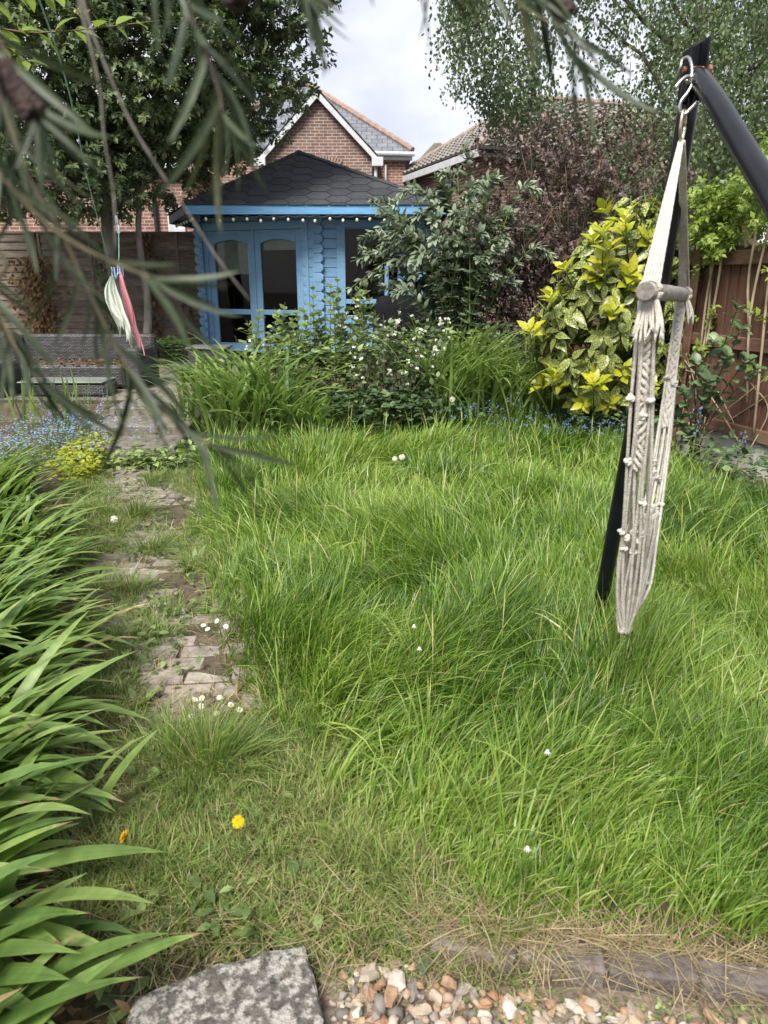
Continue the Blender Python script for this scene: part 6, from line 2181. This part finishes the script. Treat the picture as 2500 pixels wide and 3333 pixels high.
def bottlebrush():
    O = np.array((-.85, .5, 0))
    t = thing('bottlebrush_shrub', tuple(O), 'overhanging bottlebrush shrub with narrow leaves close in front of everything else', 'shrub')
    V, F = tube(smooth_path([(-.85, .5, -.03), (-.88, .52, .8), (-.82, .55, 1.6), (-.7, .62, 2.15)], 6) - O, np.linspace(.035, .014, 19), 9)
    G().add(V, F).obj('trunk', 'bark', t, True)
    vs_ = []
    for q in range(4):
        V, F = leaf_tpl('needle')
        V = V * np.array([.58, 1, 1]); V[:, 2] += rng.normal(0, .12) * V[:, 1] ** 2; V[:, 0] += rng.normal(0, .08) * V[:, 1] ** 2
        vs_.append(G().add(V, F, .5).mesh('leaf', 'bottlebrush_leaf', True))
    pos, ld, ln_, sz = [], [], [], []
    for key, P in BB.items():
        P = np.array(P)
        ext = [np.array((-.7, .62, 2.12)) * .5 + P[0] * .5 + [0, 0, .16], P[0]] if P[0][2] > 1.7 else [np.array((-.75, .6, 1.75)), P[0] * .6 + np.array((-.75, .6, 1.75)) * .4]
        path = smooth_path(np.vstack([[(-.72, .6, 2.1) if P[0][2] > 1.7 else (-.82, .55, 1.6)], ext[:1], P]), 8)
        V, F = tube(path - O, np.linspace(.0026, .0011, len(path)), 7)
        G().add(V, F).obj('branch', 'twig' if key in ('main', 'b2', 'b8') else 'bark', t, True)
        C = smooth_path(P, 10)
        s = np.concatenate([[0], np.cumsum(np.linalg.norm(np.diff(C, axis=0), axis=1))])
        n = int(s[-1] / (.0068 if key == 'main' else .0066))
        T = norm(np.gradient(C, axis=0))
        for i in range(n):
            u = s[-1] * (i + .5) / n
            p = np.array([np.interp(u, s, C[:, j]) for j in range(3)])
            d = norm(np.array([np.interp(u, s, T[:, j]) for j in range(3)]))
            a = norm(np.cross(d, [.2, 1, .1])); b = np.cross(d, a)
            an = i * 2.4 + rng.normal(0, .3)
            rd = a * math.cos(an) + b * math.sin(an)
            pos.append(p); ld.append(d * .9 + rd * (.8 if key == 'main' else .62) + [0, 0, -.4 if key in ('main', 'b2', 'b8') else -.15]); ln_.append(rd * .3 + rand_dirs(1)[0]); sz.append(rng.uniform(.042, .085))
        m = 5
        for i in range(m):
            pos.append(C[-1]); ld.append(T[-1] + rand_dirs(1)[0] * .4); ln_.append(rand_dirs(1)[0]); sz.append(rng.uniform(.04, .07))
    pos, ld, ln_, sz = map(np.array, (pos, ld, ln_, sz))
    # keep leaves out of the lens
    tip = pos + norm(ld) * sz[:, None]
    k = (np.linalg.norm(tip - [0, 0, 1.6], axis=1) > .36) & ~((tip[:, 0] > -.212) & (tip[:, 0] < -.17) & (tip[:, 2] > 1.545) & (tip[:, 2] < 1.64))
    pos, ld, ln_, sz = pos[k], ld[k], ln_[k], sz[k]
    leaf_objs('leaf', vs_, pos[:300], ld[:300], ln_[:300], sz[:300], t, origin=O)
    g = G()
    if len(pos) > 300: add_leaves(g, 'needle', pos[300:] - O, ld[300:], ln_[300:], sz[300:], rng.random(max(len(pos) - 300, 0)) * .9, .9)
    if len(pos) > 300: g.obj('foliage', 'bottlebrush_leaf', t, True, kind='stuff')
    for key, P in TW.items():
        P = np.vstack([[(-.62, .7, 2.13), P[0] + np.array((-.03, .004, .05))], P])
        C = smooth_path(P, 8)
        V, F = tube(C - O, np.linspace(.0016, .0008, len(C)) * (1 + .15 * np.sin(np.arange(len(C)) * 1.3)), 7)
        G().add(V, F).obj('dry_twig', 'grey_twig', t, True)
    for P in ([(-.254, .547, 1.733), (-.245, .543, 1.72), (-.233, .538, 1.705)], [(-.117, .611, 1.812), (-.11, .607, 1.8), (-.106, .605, 1.79)], [(.137, .704, 1.829), (.145, .701, 1.818), (.153, .699, 1.811)]):
        C = smooth_path(P, 8)
        g = G()
        for i in range(len(C)):
            for j in range(7):
                an = j * .9 + i * .45
                d = norm(C[-1] - C[0]); a = norm(np.cross(d, [.3, 1, .2])); b = np.cross(d, a)
                V, F = sph(C[i] + (a * math.cos(an) + b * math.sin(an)) * .0058, .0034, 6, 4)
                g.add(V - O, F)
        V, F = tube(C - O, .0045, 7); g.add(V, F)
        g.obj('seed_capsules', 'seed_capsule', t, True)
bottlebrush()

# bright leafy twig of a tree that stands out of the picture
sp = np.array([(-2.4, 3.75, 2.7), (-1.95, 3.71, 2.68), (-1.707, 3.707, 2.664), (-1.542, 3.7, 2.645), (-1.336, 3.703, 2.655), (-1.151, 3.713, 2.684), (-1.007, 3.716, 2.694)])
leafy('plum_sapling', (-2.5, 3.8, .0), 'bright green young leaves on a thin twig high against the evergreen tree', 'tree',
      [[(-2.5, 3.8, -.02), (-2.48, 3.78, 1.4), (-2.4, 3.75, 2.5), tuple(sp[1]), tuple(sp[3]), tuple(sp[6])], [(-2.5, 3.8, -.02), (-2.46, 3.8, 1.5), (-2.2, 3.75, 2.5), (-1.8, 3.7, 2.62), (-1.55, 3.65, 2.5)],
       [(-2.5, 3.8, 0), (-2.4, 3.8, 1.6), (-2.0, 3.78, 2.6), (-1.7, 3.75, 2.8), (-1.4, 3.72, 2.78)]],
      'wisteria_leaf', 'ovate', .11, 'brown_stem', 30, .85, .009, 110, False)

# ------------------------------------------------------------------ small flowers
def stem_to(t, h, lean=(0, 0)):
    V, F = tube(smooth_path([(0, 0, -.01), (lean[0] * .3, lean[1] * .3, h * .55), (lean[0], lean[1], h)], 4), .002, 5)
    G().add(V, F).obj('stem', 'green_stem', t)
def clock(x, y, h, label, r=.026):
    t = thing('dandelion_clock', (x, y, float(gz(x, y))), label, 'flower', 'dandelion seed heads')
    stem_to(t, h)
    g = G()
    n = 150
    d = rand_dirs(n)
    for rot in range(2):
        add_leaves(g, 'quad', np.array([0, 0, h + r * .6]) + d * r * .35, d + rng.normal(0, .04, (n, 3)), rand_dirs(n), r * .68, rng.random(n), .35)
    add_leaves(g, 'quad', np.array([0, 0, h + r * .6]) + d * r * .9, np.cross(d, rand_dirs(n)), d, .009, 1.0, 1.2)
    g.obj('seed_head', 'seed_fluff', t)
    V, F = sph((0, 0, h + r * .6), r * .22, 6, 4); G().add(V, F).obj('core', 'brown_stem', t)
clock(.686, 7.2, .42, 'white dandelion clock standing before the bright strap leaves, farthest of the seed heads', .03)
clock(.085, 5.45, .26, 'left one of two dandelion clocks side by side in the lawn', .022)
clock(.14, 5.46, .27, 'right and larger one of two dandelion clocks side by side in the lawn')
clock(-1.68, 4.25, .2, 'white dandelion clock over the weedy path', .024)
def dandelion(x, y, h, label, tilt, cz):
    t = thing('dandelion_flower', (x, y, float(gz(x, y))), label, 'flower', 'yellow dandelion flowers')
    stem_to(t, h)
    g = G()
    for ring_, (r, up, n) in enumerate(((.021, .25, 26), (.017, .6, 22), (.011, 1.2, 16))):
        an = np.arange(n) * 6.283 / n + rng.normal(0, .06, n)
        d = np.stack([np.cos(an), np.sin(an), np.full(n, up)], -1)
        add_leaves(g, 'quad', np.tile([0, 0, h + .002 * ring_], (n, 1)), d, np.tile([0, 0, 1.0], (n, 1)), r, rng.random(n), .42)
    V = np.concatenate(g.v); 
    A = np.array(Matrix.Translation((0, 0, h)) @ Matrix.Rotation(tilt, 4, 'X') @ Matrix.Rotation(cz, 4, 'Y') @ Matrix.Translation((0, 0, -h)))
    g.v = [xform(V, mat=A)]
    g.obj('petals', 'yellow_petal', t)
    V, F = tube([(0, 0, h - .012), (0, 0, h)], [.004, .007], 7); G().add(V, F).obj('sepals', 'green_stem', t)
dandelion(-.425, 1.72, .13, 'open yellow dandelion in the middle of the weedy path', .85, 0)
dandelion(-.735, 1.66, .13, 'half side on yellow dandelion next to the strap leaves', .3, -.9)
def daisy(x, y, h, label, grp, tilt):
    t = thing('daisy', (x, y, float(gz(x, y))), label, 'flower', grp)
    stem_to(t, h)
    g = G(); n = 22
    an = np.arange(n) * 6.283 / n
    d = np.stack([np.cos(an), np.sin(an), np.full(n, .12)], -1)
    add_leaves(g, 'quad', np.tile([0, 0, h], (n, 1)) + d * .003, d, np.tile([0, 0, 1.0], (n, 1)), .0115, rng.random(n), .5)
    A = np.array(Matrix.Translation((0, 0, h)) @ Matrix.Rotation(tilt[0], 4, 'X') @ Matrix.Rotation(tilt[1], 4, 'Y') @ Matrix.Translation((0, 0, -h)))
    g.v = [xform(np.concatenate(g.v), mat=A)]
    g.obj('petals', 'white_petal', t)
    V, F = sph((0, 0, h + .001), .0042, 8, 5, (1, 1, .6)); G().add(xform(V, mat=A), F).obj('centre', 'yellow_petal', t)
for x, y, hh, lab in ((-.745, 2.47, .06, 'leftmost daisy of the larger group, at its far side'), (-.715, 2.465, .07, 'daisy touching the leftmost one in the larger group'), (-.705, 2.41, .07, 'daisy in the middle of the larger group'),
                      (-.735, 2.37, .05, 'nearest daisy of the larger group, low on the paving'), (-.635, 2.36, .07, 'near open daisy on the lawn side of the larger group'), (-.60, 2.45, .05, 'daisy second from the lawn in the larger group'),
                      (-.655, 2.5, .05, 'farthest daisy at the back of the larger group'), (-.56, 2.42, .045, 'daisy of the larger group closest to the lawn')):
    daisy(x, y, hh, lab, 'larger daisy group on the path', (rng.uniform(.2, .8), rng.normal(0, .3)))
for x, y, hh, lab in ((-.87, 3.13, .05, 'leftmost daisy of the smaller, farther group'), (-.835, 3.07, .06, 'second daisy from the left in the smaller group'), (-.80, 3.12, .075, 'tallest daisy of the smaller, farther group'), (-.75, 3.08, .06, 'daisy of the smaller group closest to the lawn')):
    daisy(x, y, hh, lab, 'smaller daisy group on the path', (rng.uniform(.2, .8), rng.normal(0, .3)))
def spent(x, y, h, label):
    t = thing('spent_dandelion', (x, y, float(gz(x, y))), label, 'flower', 'spent dandelion heads in the lawn')
    stem_to(t, h, (rng.normal(0, .02), rng.normal(0, .02)))
    g = G(); n = 9
    an = np.arange(n) * 6.283 / n
    d = np.stack([np.cos(an), np.sin(an), np.full(n, -.5)], -1)
    add_leaves(g, 'quad', np.tile([0, 0, h + .004], (n, 1)), d, np.tile([0, 0, 1.0], (n, 1)), .013, rng.random(n), .45)
    g.obj('bracts', 'seed_fluff', t)
    V, F = sph((0, 0, h + .006), .005, 7, 4); G().add(V, F).obj('core', 'white_petal', t)
spent(.37, 1.5, .2, 'spent dandelion head low in the front edge of the lawn')
spent(.46, 1.72, .34, 'spent white dandelion head among tall blades near the lawn front')
spent(.115, 2.5, .34, 'spent dandelion head in the centre of the lawn, upper of the close group')
spent(.13, 2.36, .32, 'spent dandelion head in the centre of the lawn, lower of the close group')
